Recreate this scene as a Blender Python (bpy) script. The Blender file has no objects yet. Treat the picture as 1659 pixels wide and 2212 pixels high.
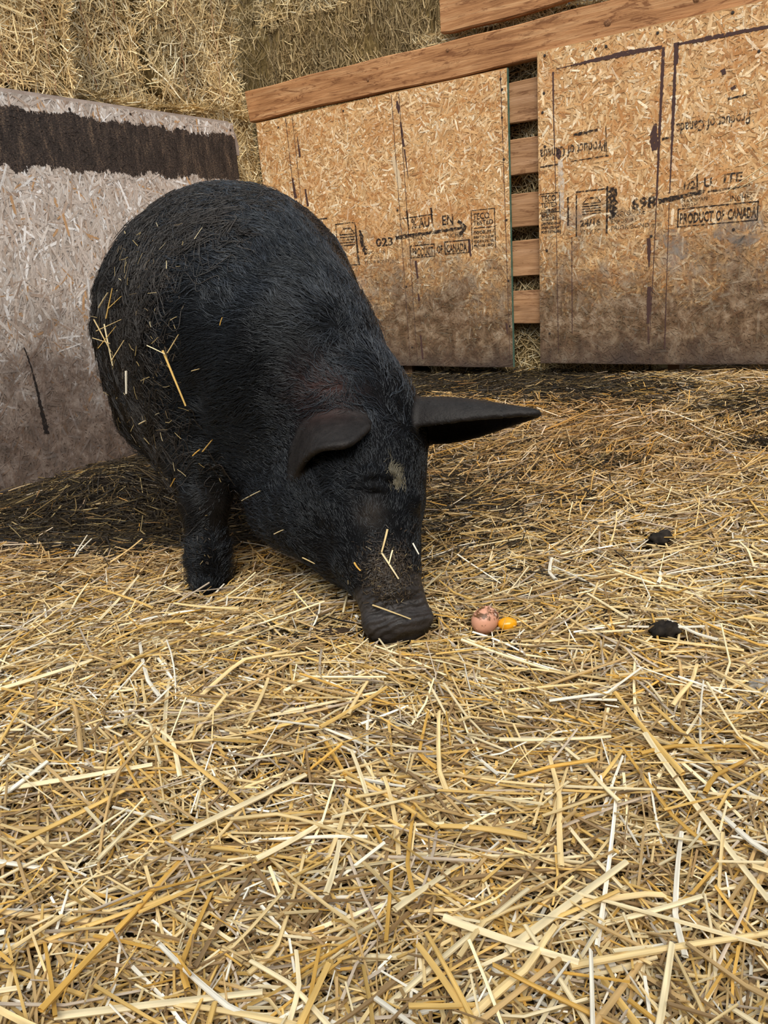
import bpy, math, random
import numpy as np
from mathutils import Matrix, Vector

# ------------------------------------------------------------------ camera, sky, sun, exposure
scene = bpy.context.scene
col = scene.collection
FPX, CX, CY, CAMH = 1660.0, 829.5, 1106.0, 0.60
_D = np.array([1225 - CX, 6230 - CY, FPX]); _D /= np.linalg.norm(_D)     # direction of "down" seen in the picture
_UP = -_D
_Y = np.array([0, 0, 1.0]); _Y = _Y - _UP * (_Y @ _UP); _Y /= np.linalg.norm(_Y)
_X = np.cross(_Y, _UP)
if _X[0] < 0: _X = -_X
M_ = np.stack([_X, _Y, _UP], axis=1)                                       # world -> camera (right, down, forward)
right, down, fwd = M_[0], M_[1], M_[2]
cd = bpy.data.cameras.new('camera'); cam = bpy.data.objects.new('camera', cd); col.objects.link(cam)
cd.sensor_fit = 'VERTICAL'; cd.sensor_height = 36.0; cd.sensor_width = 27.0
cd.lens = 36.0 * FPX / 2212.0
cd.clip_start = 0.02; cd.clip_end = 100
mw = Matrix.Identity(4)
for i in range(3):
    mw[i][0] = right[i]; mw[i][1] = -down[i]; mw[i][2] = -fwd[i]
mw[2][3] = CAMH
cam.matrix_world = mw
scene.camera = cam

world = bpy.data.worlds.new('overcast_sky'); scene.world = world; world.use_nodes = True
wn = world.node_tree.nodes; wl = world.node_tree.links
bg = wn['Background']; bg.inputs['Color'].default_value = (0.84, 0.92, 1.0, 1); bg.inputs['Strength'].default_value = 0.76
sd = bpy.data.lights.new('sun', 'SUN'); sd.energy = 3.9; sd.angle = math.radians(45); sd.color = (1.0, 0.94, 0.85)
sun = bpy.data.objects.new('sun', sd); col.objects.link(sun)
sun.rotation_euler = Vector((0.02, 0.86, -0.96)).to_track_quat('-Z', 'Y').to_euler()
vs = scene.view_settings
vs.view_transform = 'Standard'; vs.look = 'None'; vs.gamma = 1.0; vs.use_curve_mapping = False
vs.exposure = 0.12
scene.cycles.max_bounces = 6; scene.cycles.transparent_max_bounces = 6

rng = np.random.default_rng(7)
random.seed(7)

# ------------------------------------------------------------------ helpers
def tag(o, label=None, cat=None, group=None, kind=None):
    if label: o['label'] = label
    if cat: o['category'] = cat
    if group: o['group'] = group
    if kind: o['kind'] = kind
    return o

def empty(name, loc=(0, 0, 0), rz=0.0, parent=None):
    o = bpy.data.objects.new(name, None); col.objects.link(o)
    o.location = loc; o.rotation_euler = (0, 0, rz); o.empty_display_size = 0.05
    if parent: o.parent = parent
    return o

def mesh_np(name, V, F, colors=None, smooth=False):
    """V (n,3); F (m,k) faces of equal size, or a list of such arrays; colors (n,3|4) per vertex."""
    me = bpy.data.meshes.new(name)
    V = np.asarray(V, np.float32)
    Fs = F if isinstance(F, list) else [F]
    Fs = [np.asarray(f, np.int32) for f in Fs if len(f)]
    loops = np.concatenate([f.ravel() for f in Fs])
    sizes = np.concatenate([np.full(len(f), f.shape[1], np.int32) for f in Fs])
    starts = np.concatenate([[0], np.cumsum(sizes)[:-1]]).astype(np.int32)
    me.vertices.add(len(V)); me.vertices.foreach_set('co', V.ravel())
    me.loops.add(len(loops)); me.loops.foreach_set('vertex_index', loops)
    me.polygons.add(len(sizes)); me.polygons.foreach_set('loop_start', starts)
    me.polygons.foreach_set('loop_total', sizes)
    me.polygons.foreach_set('use_smooth', np.full(len(sizes), bool(smooth)))
    me.update(calc_edges=True); me.validate()
    if colors is not None:
        C = np.asarray(colors, np.float32)
        if C.shape[1] == 3: C = np.concatenate([C, np.ones((len(C), 1), np.float32)], 1)
        a = me.attributes.new('Col', 'FLOAT_COLOR', 'POINT'); a.data.foreach_set('color', C.ravel())
    return me

def obj(name, me, mat=None, parent=None, loc=(0, 0, 0), rot=(0, 0, 0)):
    o = bpy.data.objects.new(name, me); col.objects.link(o)
    if mat is not None and not me.materials: me.materials.append(mat)
    if parent: o.parent = parent
    o.location = loc; o.rotation_euler = rot
    return o

def smoothstep(a, b, x):
    t = np.clip((x - a) / (b - a), 0, 1); return t * t * (3 - 2 * t)

def vnoise(P, scale, seed=0):
    """cheap smooth value noise for arrays (n,2|3), range -1..1"""
    P = np.asarray(P, float) * scale
    if P.shape[1] == 2: P = np.concatenate([P, np.zeros((len(P), 1))], 1)
    i = np.floor(P).astype(np.int64); f = P - i; f = f * f * (3 - 2 * f)
    r = np.zeros(len(P))
    for dx in (0, 1):
        for dy in (0, 1):
            for dz in (0, 1):
                n = (i[:, 0] + dx) * 374761393 + (i[:, 1] + dy) * 668265263 + (i[:, 2] + dz) * 2147483647 + seed * 1274126177
                n = (n ^ (n >> 13)) * 1274126177; n = n ^ (n >> 16)
                v = (n & 0xffff) / 32767.5 - 1
                w = (f[:, 0] if dx else 1 - f[:, 0]) * (f[:, 1] if dy else 1 - f[:, 1]) * (f[:, 2] if dz else 1 - f[:, 2])
                r += v * w
    return r
# ------------------------------------------------------------------ materials
def new_mat(name):
    m = bpy.data.materials.new(name); m.use_nodes = True
    nt = m.node_tree; return m, nt, nt.nodes['Principled BSDF']

def N(nt, t, **kw):
    n = nt.nodes.new(t)
    for k, v in kw.items():
        if k == 'inp':
            for kk, vv in v.items(): n.inputs[kk].default_value = vv
        else: setattr(n, k, v)
    return n

def ramp(nt, stops, interp='LINEAR'):
    r = nt.nodes.new('ShaderNodeValToRGB'); cr = r.color_ramp; cr.interpolation = interp
    while len(cr.elements) < len(stops): cr.elements.new(0.5)
    for e, (p, c) in zip(cr.elements, stops):
        e.position = p; e.color = (c[0], c[1], c[2], 1) if len(c) == 3 else c
    return r

def mixc(nt, fac, a, b, blend='MIX'):
    n = nt.nodes.new('ShaderNodeMix'); n.data_type = 'RGBA'; n.blend_type = blend
    for s, v in ((n.inputs['Factor'], fac), (n.inputs['A'], a), (n.inputs['B'], b)):
        if hasattr(v, 'is_linked') or hasattr(v, 'links'): nt.links.new(v, s)
        elif isinstance(v, (int, float)): s.default_value = v
        else: s.default_value = (v[0], v[1], v[2], 1)
    # the colour sockets share names with the float ones: link explicitly
    return n.outputs['Result']

def mixcol(nt, fac, a, b, blend='MIX'):
    n = nt.nodes.new('ShaderNodeMix'); n.data_type = 'RGBA'; n.blend_type = blend; n.clamp_factor = True
    sf, sa, sb = n.inputs[0], n.inputs[6], n.inputs[7]
    for s, v in ((sf, fac), (sa, a), (sb, b)):
        if isinstance(v, bpy.types.NodeSocket): nt.links.new(v, s)
        elif isinstance(v, (int, float)): s.default_value = v
        else: s.default_value = (v[0], v[1], v[2], 1)
    return n.outputs[2]

def math_n(nt, op, a, b=None, c=None, clamp=False):
    n = nt.nodes.new('ShaderNodeMath'); n.operation = op; n.use_clamp = clamp
    for i, v in enumerate((a, b, c)):
        if v is None: continue
        if isinstance(v, bpy.types.NodeSocket): nt.links.new(v, n.inputs[i])
        else: n.inputs[i].default_value = v
    return n.outputs[0]

def noise(nt, vec, scale, detail=4, rough=0.55, dist=0.0):
    n = N(nt, 'ShaderNodeTexNoise', inp={'Scale': scale, 'Detail': detail, 'Roughness': rough, 'Distortion': dist})
    if vec is not None: nt.links.new(vec, n.inputs['Vector'])
    return n.outputs['Fac']

def mapping(nt, vec, scale=(1, 1, 1), loc=(0, 0, 0), rot=(0, 0, 0)):
    n = N(nt, 'ShaderNodeMapping'); n.inputs['Scale'].default_value = scale; n.inputs['Location'].default_value = loc; n.inputs['Rotation'].default_value = rot
    nt.links.new(vec, n.inputs['Vector']); return n.outputs[0]

def bump(nt, bsdf, height, strength=0.3, dist=0.005):
    b = N(nt, 'ShaderNodeBump', inp={'Strength': strength, 'Distance': dist}); nt.links.new(height, b.inputs['Height'])
    nt.links.new(b.outputs[0], bsdf.inputs['Normal'])

def attr_col(nt, name='Col'):
    a = nt.nodes.new('ShaderNodeAttribute'); a.attribute_name = name; return a.outputs['Color']

def mat_attr(name, rough=0.6, spec=0.3, noise_scale=None, amt=0.3):
    m, nt, b = new_mat(name); c = attr_col(nt)
    if noise_scale:
        tc = N(nt, 'ShaderNodeTexCoord').outputs['Object']; f = noise(nt, tc, noise_scale, 3)
        r = ramp(nt, [(0.3, (1 - amt,) * 3), (0.7, (1 + amt * .3,) * 3)]); nt.links.new(f, r.inputs[0])
        c = mixcol(nt, 1.0, c, r.outputs[0], 'MULTIPLY')
    nt.links.new(c, b.inputs['Base Color']); b.inputs['Roughness'].default_value = rough
    b.inputs['Specular IOR Level'].default_value = spec
    return m

M_STRAW = mat_attr('straw', 0.5, 0.35)
M_HAY = mat_attr('hay', 0.6, 0.25)

def mat_plain(name, c, rough=0.7, spec=0.3, nscale=None, c2=None):
    m, nt, b = new_mat(name); b.inputs['Roughness'].default_value = rough; b.inputs['Specular IOR Level'].default_value = spec
    b.inputs['Base Color'].default_value = (*c, 1)
    if nscale:
        tc = N(nt, 'ShaderNodeTexCoord').outputs['Object']; f = noise(nt, tc, nscale, 5)
        r = ramp(nt, [(0.35, c), (0.65, c2)]); nt.links.new(f, r.inputs[0]); nt.links.new(r.outputs[0], b.inputs['Base Color'])
        bump(nt, b, f, 0.5, 0.01)
    return m

def mat_litter():
    m, nt, b = new_mat('trampled_litter'); tc = N(nt, 'ShaderNodeTexCoord').outputs['Object']
    f = noise(nt, tc, 90, 6, 0.7); c = attr_col(nt)
    r = ramp(nt, [(0.3, (.35,) * 3), (0.7, (1.3,) * 3)]); nt.links.new(f, r.inputs[0])
    nt.links.new(mixcol(nt, 1.0, c, r.outputs[0], 'MULTIPLY'), b.inputs['Base Color'])
    b.inputs['Roughness'].default_value = 0.9; b.inputs['Specular IOR Level'].default_value = 0.1
    bump(nt, b, f, 0.8, 0.02); return m

def mat_haycore():
    m, nt, b = new_mat('hay_core'); tc = N(nt, 'ShaderNodeTexCoord').outputs['Object']
    f = noise(nt, mapping(nt, tc, (140, 140, 30)), 1.0, 4, 0.6)
    r = ramp(nt, [(0.3, (.05, .032, .012)), (0.6, (.26, .18, .07))]); nt.links.new(f, r.inputs[0])
    nt.links.new(r.outputs[0], b.inputs['Base Color']); b.inputs['Roughness'].default_value = 0.9
    b.inputs['Specular IOR Level'].default_value = 0.1
    bump(nt, b, f, 0.8, 0.02); return m
M_HAYCORE = mat_haycore()

def mat_wood(name, c1, c2, c3, dirt=0.0):
    """sawn softwood plank, grain along local X, each plank shifted by its own random"""
    m, nt, b = new_mat(name)
    tc = N(nt, 'ShaderNodeTexCoord').outputs['Object']; oi = N(nt, 'ShaderNodeObjectInfo').outputs['Random']
    cmb = N(nt, 'ShaderNodeCombineXYZ')
    for i, k in enumerate((13.0, 7.0, 29.0)): nt.links.new(math_n(nt, 'MULTIPLY', oi, k), cmb.inputs[i])
    va = N(nt, 'ShaderNodeVectorMath', operation='ADD'); nt.links.new(tc, va.inputs[0]); nt.links.new(cmb.outputs[0], va.inputs[1])
    v = va.outputs[0]
    g = noise(nt, mapping(nt, v, (3.0, 40, 60)), 1.0, 6, 0.6, 0.6)
    fine = noise(nt, mapping(nt, v, (14, 300, 420)), 1.0, 3, 0.6)
    blot = noise(nt, mapping(nt, v, (2.2, 6, 6)), 1.0, 4, 0.6, 0.8)
    r = ramp(nt, [(0.28, c1), (0.5, c2), (0.72, c3)]); nt.links.new(g, r.inputs[0])
    r2 = ramp(nt, [(0.35, (.72, .66, .6)), (0.62, (1.12, 1.1, 1.06))]); nt.links.new(fine, r2.inputs[0])
    c = mixcol(nt, 0.8, r.outputs[0], r2.outputs[0], 'MULTIPLY')
    # torn, darker red-brown streaks
    st = ramp(nt, [(0.53, (0, 0, 0)), (0.60, (1, 1, 1))]); nt.links.new(noise(nt, mapping(nt, v, (6, 26, 34)), 1.0, 8, 0.76, 2.2), st.inputs[0])
    c = mixcol(nt, math_n(nt, 'MULTIPLY', st.outputs[0], 0.75), c, (c1[0] * .62, c1[1] * .5, c1[2] * .45))
    bl = ramp(nt, [(0.45, (1, 1, 1)), (0.7, (.62, .58, .56))]); nt.links.new(blot, bl.inputs[0])
    c = mixcol(nt, 0.6, c, bl.outputs[0], 'MULTIPLY')
    if dirt:
        gp = N(nt, 'ShaderNodeNewGeometry').outputs['Position']; sp = N(nt, 'ShaderNodeSeparateXYZ'); nt.links.new(gp, sp.inputs[0])
        dz = math_n(nt, 'ADD', math_n(nt, 'MULTIPLY', sp.outputs[2], -1.6), math_n(nt, 'MULTIPLY', blot, 1.5))
        dm = ramp(nt, [(0.0, (0, 0, 0)), (0.5, (1, 1, 1))]); nt.links.new(dz, dm.inputs[0])
        c = mixcol(nt, math_n(nt, 'MULTIPLY', dm.outputs[0], dirt), c, (.10, .065, .045))
    nt.links.new(c, b.inputs['Base Color']); b.inputs['Roughness'].default_value = 0.75
    b.inputs['Specular IOR Level'].default_value = 0.2
    bump(nt, b, fine, 0.35, 0.003); return m
M_BEAM = mat_wood('sawn_plank', (.24, .105, .042), (.43, .215, .095), (.60, .36, .185))
M_SLAT = mat_wood('pallet_slat_wood', (.26, .135, .065), (.40, .225, .115), (.52, .32, .19), 0.7)

def mat_osb(name, white=False):
    """flake colour comes with each flake; soiling, whitewash and paint lie over it (local X along, Z up)"""
    m, nt, b = new_mat(name)
    tc = N(nt, 'ShaderNodeTexCoord').outputs['Object']
    sp = N(nt, 'ShaderNodeSeparateXYZ'); nt.links.new(tc, sp.inputs[0]); Z = sp.outputs[2]; X = sp.outputs[0]
    c = attr_col(nt)
    fib = noise(nt, mapping(nt, tc, (260, 40, 90), rot=(0, .5, 0)), 1.0, 3)
    r = ramp(nt, [(0.3, (.78, .76, .73)), (0.65, (1.08, 1.07, 1.05))]); nt.links.new(fib, r.inputs[0])
    c = mixcol(nt, 1.0, c, r.outputs[0], 'MULTIPLY')
    big = noise(nt, tc, 5.0, 6, 0.62, 0.4); mid = noise(nt, tc, 17.0, 6, 0.7, 0.3); small = noise(nt, tc, 70, 4, 0.65)
    if not white:
        # orange resin blotches
        o = ramp(nt, [(0.47, (0, 0, 0)), (0.66, (1, 1, 1))]); nt.links.new(noise(nt, tc, 9, 6, 0.68, 0.5), o.inputs[0])
        c = mixcol(nt, math_n(nt, 'MULTIPLY', o.outputs[0], 0.55), c, (.46, .20, .062))
        # rubbed-in mud, rising from the floor
        h = math_n(nt, 'ADD', math_n(nt, 'MULTIPLY', Z, -1.75), 0.92)
        h = math_n(nt, 'ADD', h, math_n(nt, 'MULTIPLY', math_n(nt, 'SUBTRACT', big, 0.5), 1.15))
        h = math_n(nt, 'ADD', h, math_n(nt, 'MULTIPLY', math_n(nt, 'SUBTRACT', mid, 0.5), 1.1))
        h = math_n(nt, 'ADD', h, math_n(nt, 'MULTIPLY', math_n(nt, 'SUBTRACT', small, 0.5), 0.7))
        d = ramp(nt, [(0.0, (0, 0, 0)), (0.5, (1, 1, 1))]); nt.links.new(h, d.inputs[0])
        dc = ramp(nt, [(0.42, (.042, .026, .017)), (0.50, (.105, .066, .042)), (0.56, (.18, .125, .083)), (0.66, (.30, .235, .17))]); nt.links.new(mid, dc.inputs[0])
        c = mixcol(nt, math_n(nt, 'MULTIPLY', d.outputs[0], 0.88), c, dc.outputs[0])
        h2 = math_n(nt, 'ADD', math_n(nt, 'MULTIPLY', Z, -9.0), 1.05)
        h2 = math_n(nt, 'ADD', h2, math_n(nt, 'MULTIPLY', math_n(nt, 'SUBTRACT', big, 0.5), 1.6))
        c = mixcol(nt, math_n(nt, 'MULTIPLY', h2, 0.75, clamp=True), c, (.06, .042, .035))
        # pale grey scuffs
        g1 = math_n(nt, 'MULTIPLY', noise(nt, mapping(nt, tc, (3.4, 1, 4.2), loc=(1.7, 0, .3)), 1.0, 3, 0.5), 1.0)
        band = ramp(nt, [(0.30, (0, 0, 0)), (0.38, (1, 1, 1)), (0.50, (1, 1, 1)), (0.56, (0, 0, 0))]); nt.links.new(Z, band.inputs[0])
        gm = ramp(nt, [(0.60, (0, 0, 0)), (0.68, (1, 1, 1))]); nt.links.new(g1, gm.inputs[0])
        c = mixcol(nt, math_n(nt, 'MULTIPLY', math_n(nt, 'MULTIPLY', gm.outputs[0], band.outputs[0]), 0.7), c, (.27, .25, .24))
    else:
        sp2 = ramp(nt, [(0.60, (0, 0, 0)), (0.66, (1, 1, 1))]); nt.links.new(mid, sp2.inputs[0])
        # mud, purple-brown, lower third
        h = math_n(nt, 'ADD', math_n(nt, 'MULTIPLY', Z, -1.80), 1.14)
        h = math_n(nt, 'ADD', h, math_n(nt, 'MULTIPLY', math_n(nt, 'SUBTRACT', big, 0.5), 1.5))
        h = math_n(nt, 'ADD', h, math_n(nt, 'MULTIPLY', math_n(nt, 'SUBTRACT', mid, 0.5), 0.9))
        h = math_n(nt, 'ADD', h, math_n(nt, 'MULTIPLY', math_n(nt, 'SUBTRACT', small, 0.5), 0.5))
        d = ramp(nt, [(0.0, (0, 0, 0)), (0.75, (1, 1, 1))]); nt.links.new(h, d.inputs[0])
        dc = ramp(nt, [(0.38, (.062, .040, .030)), (0.52, (.125, .085, .066)), (0.66, (.23, .18, .15))]); nt.links.new(mid, dc.inputs[0])
        c = mixcol(nt, math_n(nt, 'MULTIPLY', d.outputs[0], 0.92), c, dc.outputs[0])
        # broad brush-painted dark band near the top, ragged edges
        edge = math_n(nt, 'MULTIPLY', math_n(nt, 'SUBTRACT', noise(nt, mapping(nt, tc, (9, 1, 6)), 1.0, 6, 0.75), 0.5), 0.16)
        zz = math_n(nt, 'ADD', Z, edge)
        fb = noise(nt, mapping(nt, tc, (120, 1, 30)), 1.0, 4, 0.7)
        zz = math_n(nt, 'ADD', zz, math_n(nt, 'MULTIPLY', math_n(nt, 'SUBTRACT', fb, 0.5), 0.035))
        lo = math_n(nt, 'GREATER_THAN', zz, 0.982)
        hi = math_n(nt, 'LESS_THAN', zz, 1.157)
        sm = math_n(nt, 'MULTIPLY', lo, hi)
        wv = math_n(nt, 'ADD', math_n(nt, 'MULTIPLY', noise(nt, mapping(nt, tc, (150, 1, 300)), 1.0, 2, 0.6), .5), math_n(nt, 'MULTIPLY', noise(nt, mapping(nt, tc, (34, 1, 9)), 1.0, 6, 0.75, .4), .5))
        pc = ramp(nt, [(0.36, (.014, .011, .010)), (0.52, (.050, .037, .032)), (0.64, (.20, .135, .09))]); nt.links.new(wv, pc.inputs[0])
        c = mixcol(nt, sm, c, pc.outputs[0])
    nt.links.new(c, b.inputs['Base Color']); b.inputs['Roughness'].default_value = 0.62
    b.inputs['Specular IOR Level'].default_value = 0.28
    bump(nt, b, small, 0.25, 0.004); return m
M_OSB = mat_osb('strand_board'); M_OSBW = mat_osb('weathered_strand_board', True)

def mat_ink(name, c, wear=(0.42, 0.55), scale=90):
    m, nt, b = new_mat(name); b.inputs['Base Color'].default_value = (*c, 1); b.inputs['Roughness'].default_value = 0.7
    b.inputs['Specular IOR Level'].default_value = 0.15
    tc = N(nt, 'ShaderNodeTexCoord').outputs['Object']
    gp = N(nt, 'ShaderNodeNewGeometry').outputs['Position']
    r = ramp(nt, [(wear[0], (0, 0, 0)), (wear[1], (1, 1, 1))]); nt.links.new(noise(nt, gp, scale, 5, 0.7), r.inputs[0])
    nt.links.new(r.outputs[0], b.inputs['Alpha']); return m
M_INK = mat_ink('worn_black_ink', (.026, .019, .017), (0.35, 0.55))
M_INK2 = mat_ink('faded_black_ink', (.035, .026, .022), (0.38, 0.56))
M_PAINT = mat_ink('dark_purple_paint', (.070, .038, .034), (0.32, 0.42), 70)
M_NAIL = mat_plain('rusty_nail', (.035, .025, .02), 0.6)
M_GREEN = mat_plain('green_edge_paint', (.05, .12, .085), 0.6, 0.3, 30, (.10, .17, .13))
M_DIRT = mat_plain('brown_dirt', (.028, .018, .012), .95, .05, 90, (.075, .050, .032))
M_DUNG = mat_plain('dung', (.012, .010, .009), 0.85, 0.1, 60, (.035, .028, .022))

# ------------------------------------------------------------------ ground
FA = math.radians(-34.7); FU = np.array([math.cos(FA), math.sin(FA)]); FN = np.array([-FU[1], FU[0]]); FP0 = np.array([0.66, 3.0])
LA = math.radians(55.3); LU = np.array([math.cos(LA), math.sin(LA)]); LN = np.array([-LU[1], LU[0]]); LP0 = np.array([-0.50, 3.62])

def gz(x, y):
    x = np.asarray(x, float); y = np.asarray(y, float)
    df = (FP0[0] - x) * FN[0] + (FP0[1] - y) * FN[1]                    # distance in front of the fence
    z = 0.145 * smoothstep(1.7, 0.05, df) * smoothstep(-0.55, 0.25, x)
    back = smoothstep(1.62, 1.85, y + 0.15 * x) * smoothstep(0.0, -0.25, x)   # trodden hollow behind the front legs
    z = z - 0.035 * back
    z = z + 0.095 * np.exp(-(((x + 0.80) / 0.20) ** 2 + ((y - 2.33) / 0.16) ** 2))
    z = z + 0.03 * np.exp(-(((x + 1.25) / 0.25) ** 2 + ((y - 2.1) / 0.3) ** 2))
    P = np.stack([x.ravel(), y.ravel()], 1)
    z = z + (0.014 * vnoise(P, 3.1, 3) + 0.006 * vnoise(P, 8.0, 5)).reshape(x.shape)
    return z

def dark(x, y):
    """how dark the bedding is, 0..1: soiling, and the painted shadow beside the head"""
    P = np.stack([np.ravel(x), np.ravel(y)], 1)
    n = vnoise(P, 4.0, 11) * .5 + vnoise(P, 11.0, 12) * .35
    x = np.ravel(x); y = np.ravel(y)
    df = (FP0[0] - x) * FN[0] + (FP0[1] - y) * FN[1]
    a = smoothstep(1.55, 1.66, y + 0.17 * x + 0.05 * n) * smoothstep(0.10, -0.15, x)
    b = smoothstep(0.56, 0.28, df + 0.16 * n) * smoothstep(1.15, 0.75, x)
    c = 0.6 * np.exp(-(((x - 0.12) / 0.26) ** 2 + ((y - 1.85) / 0.38) ** 2))  # wet straw right of the head, with the head's shadow painted in
    e = 0.6 * np.exp(-(((x + 0.16) / 0.06) ** 2 + ((y - 1.20) / 0.03) ** 2))
    m = 0.35 * smoothstep(0.25, 0.6, n) * smoothstep(1.2, 1.8, y)
    g = 0 * x
    for gx, gy, gs in ((1.12, 2.25, .10), (.92, 2.55, .12), (.60, 1.95, .05), (1.0, 1.95, .06)): g = np.maximum(g, .8 * np.exp(-(((x - gx) / (gs * 1.6)) ** 2 + ((y - gy) / gs) ** 2)))
    return np.clip(np.maximum.reduce([a, b, c, e, m, g]), 0, 1)

xs = np.linspace(-3.6, 3.2, 273); ys = np.linspace(-1.8, 5.4, 289)
GX, GY = np.meshgrid(xs, ys, indexing='ij'); GZ = gz(GX, GY) - 0.016
ii = np.arange(len(xs) * len(ys)).reshape(len(xs), len(ys))
gq = np.stack([ii[:-1, :-1], ii[1:, :-1], ii[1:, 1:], ii[:-1, 1:]], -1).reshape(-1, 4)
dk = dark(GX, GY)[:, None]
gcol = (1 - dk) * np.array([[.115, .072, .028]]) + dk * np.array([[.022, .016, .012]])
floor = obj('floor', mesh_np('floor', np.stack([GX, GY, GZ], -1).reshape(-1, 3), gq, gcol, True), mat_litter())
tag(floor, 'trodden earth and litter floor under the straw bedding', None, None, 'structure')

# ------------------------------------------------------------------ boards and panels
def box_mesh(name, x0, x1, y0, y1, z0, z1, nx=1, nz=1, wob=0.0, seed=0, bev=0.0, colr=None, skew=None):
    """plank: a box with a grid of nx by nz on every long face, edges slightly wavering"""
    r = np.random.default_rng(seed)
    xs = np.linspace(x0, x1, nx + 1)
    prof = [(y0 + bev, z0), (y1 - bev, z0), (y1, z0 + bev), (y1, z1 - bev), (y1 - bev, z1), (y0 + bev, z1), (y0, z1 - bev), (y0, z0 + bev)] if bev else [(y0, z0), (y1, z0), (y1, z1), (y0, z1)]
    m = len(prof); V = []
    ph = r.uniform(0, 6.28, 4)
    for x in xs:
        dz0 = wob * (math.sin(x * 5.1 + ph[0]) + .6 * math.sin(x * 13.7 + ph[1])); dz1 = wob * (math.sin(x * 4.3 + ph[2]) + .6 * math.sin(x * 17.1 + ph[3]))
        for (y, z) in prof:
            zz = z + (dz0 if z < (z0 + z1) / 2 else dz1)
            V.append((x, y, zz))
    V = np.array(V)
    if skew is not None: V = skew(V)
    F = []
    for i in range(nx):
        for j in range(m):
            k = (j + 1) % m; F.append((i * m + j, i * m + k, (i + 1) * m + k, (i + 1) * m + j))
    caps = [tuple(range(m))[::-1], tuple(nx * m + j for j in range(m))]
    V_ = np.asarray(V)
    C = None if colr is None else np.tile(np.array(colr), (len(V_), 1))
    me = mesh_np(name, V_, [np.array(F), np.array(caps)], C)
    return me

def flakes_mesh(name, x0, x1, z0, z1, n, L, W, palette, weights, y_front, seed, bias=None, inset=None):
    """wood strands pressed into the face of a board: thin jagged hexagons at their own depths"""
    r = np.random.default_rng(seed)
    cx = r.uniform(x0, x1, n); cz = r.uniform(z0, z1, n)
    a = r.uniform(0, math.pi, n) if bias is None else bias[0] + r.normal(0, bias[1], n)
    l = r.uniform(L[0], L[1], n) * (0.6 + 0.8 * r.random(n)); w = r.uniform(W[0], W[1], n)
    k = np.array([(-1, -.55), (-.55, -1), (.8, -.9), (1, .3), (.6, 1), (-.75, .85)])
    pts = k[None] * (1 + r.uniform(-.3, .1, (n, 6, 2)))
    lx = pts[..., 0] * l[:, None] / 2; lz = pts[..., 1] * w[:, None] / 2
    ca, sa = np.cos(a)[:, None], np.sin(a)[:, None]
    X = np.clip(cx[:, None] + lx * ca - lz * sa, x0, x1); Zc = np.clip(cz[:, None] + lx * sa + lz * ca, z0, z1)
    dep = r.permutation(n) / n * 0.0016
    tl = r.normal(0, 0.00012, (n, 6))
    Yc = y_front - 0.0003 - dep[:, None] + tl
    V = np.stack([X, Yc, Zc], -1).reshape(-1, 3)
    F = np.arange(n * 6).reshape(n, 6)
    pal = np.array(palette); ci = r.choice(len(pal), n, p=np.array(weights) / sum(weights))
    c = pal[ci] * (1 + r.uniform(-.16, .16, (n, 1)))
    return mesh_np(name, V, F, np.repeat(c, 6, axis=0))

OSB_PAL = [(.64, .40, .19), (.58, .33, .14), (.71, .48, .26), (.48, .235, .085), (.80, .60, .37), (.40, .20, .08), (.90, .75, .54)]
OSB_W = [26, 22, 20, 11, 12, 6, 7]
GREY_PAL = [(.53, .45, .395), (.60, .52, .47), (.68, .62, .58), (.86, .84, .84), (.48, .37, .30), (.52, .31, .16), (.40, .30, .24)]
GREY_W = [26, 26, 20, 13, 8, 4, 5]
PANEL_T = 0.0115

def fpt(s, y=0.0, z=0.0):
    p = FP0 + FU * s + FN * y; return (p[0], p[1], z)

def panel(name, s0, s1, z0, z1, seed, label, nfl):
    e = empty(name, fpt(s0, 0, z0), FA)
    w, h = s1 - s0, z1 - z0
    obj('board', box_mesh('board', 0, w, 0, PANEL_T, 0, h, 6, 1, 0.0015, seed, colr=(.46, .27, .12)), M_OSB, e)
    fl = obj('wood_flakes', flakes_mesh('wood_flakes', 0.001, w - 0.001, 0.002, h - 0.002, nfl, (.016, .060), (.003, .011), OSB_PAL, OSB_W, 0, seed + 5), M_OSB, e)
    fl['kind'] = 'stuff'
    tag(e, label, 'panel', 'strand board panels nailed to the pallet fence')
    return e
YF = -0.0024                                             # marks lie just over the flakes

def text_obj(parent, body, x, z, size, name='printed_letters', flip=False, stretch=1.0, bold=0.0, mat=None, shear=0.0, wtarget=None):
    cu = bpy.data.curves.new('t', 'FONT'); cu.body = body; cu.size = size; cu.offset = bold; cu.shear = shear; cu.resolution_u = 2
    to = bpy.data.objects.new('t', cu); col.objects.link(to)
    dg = bpy.context.evaluated_depsgraph_get(); me = bpy.data.meshes.new_from_object(to.evaluated_get(dg))
    bpy.data.objects.remove(to); bpy.data.curves.remove(cu); me.name = name
    xs_ = [v.co.x for v in me.vertices]
    wd = max(xs_) - min(xs_)
    k = stretch if wtarget is None else wtarget / wd
    x_ = min(xs_)
    for v in me.vertices: v.co = ((v.co.x - x_) * k, 0, v.co.y)
    if flip:
        hgt = max(v.co.z for v in me.vertices); wd *= k
        for v in me.vertices: v.co = (wd - v.co.x, 0, hgt - v.co.z)
    else:
        for v in me.vertices: v.co.y = 0
    me.materials.clear()
    return obj(name, me, mat or M_INK, parent, (x, YF, z))

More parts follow.
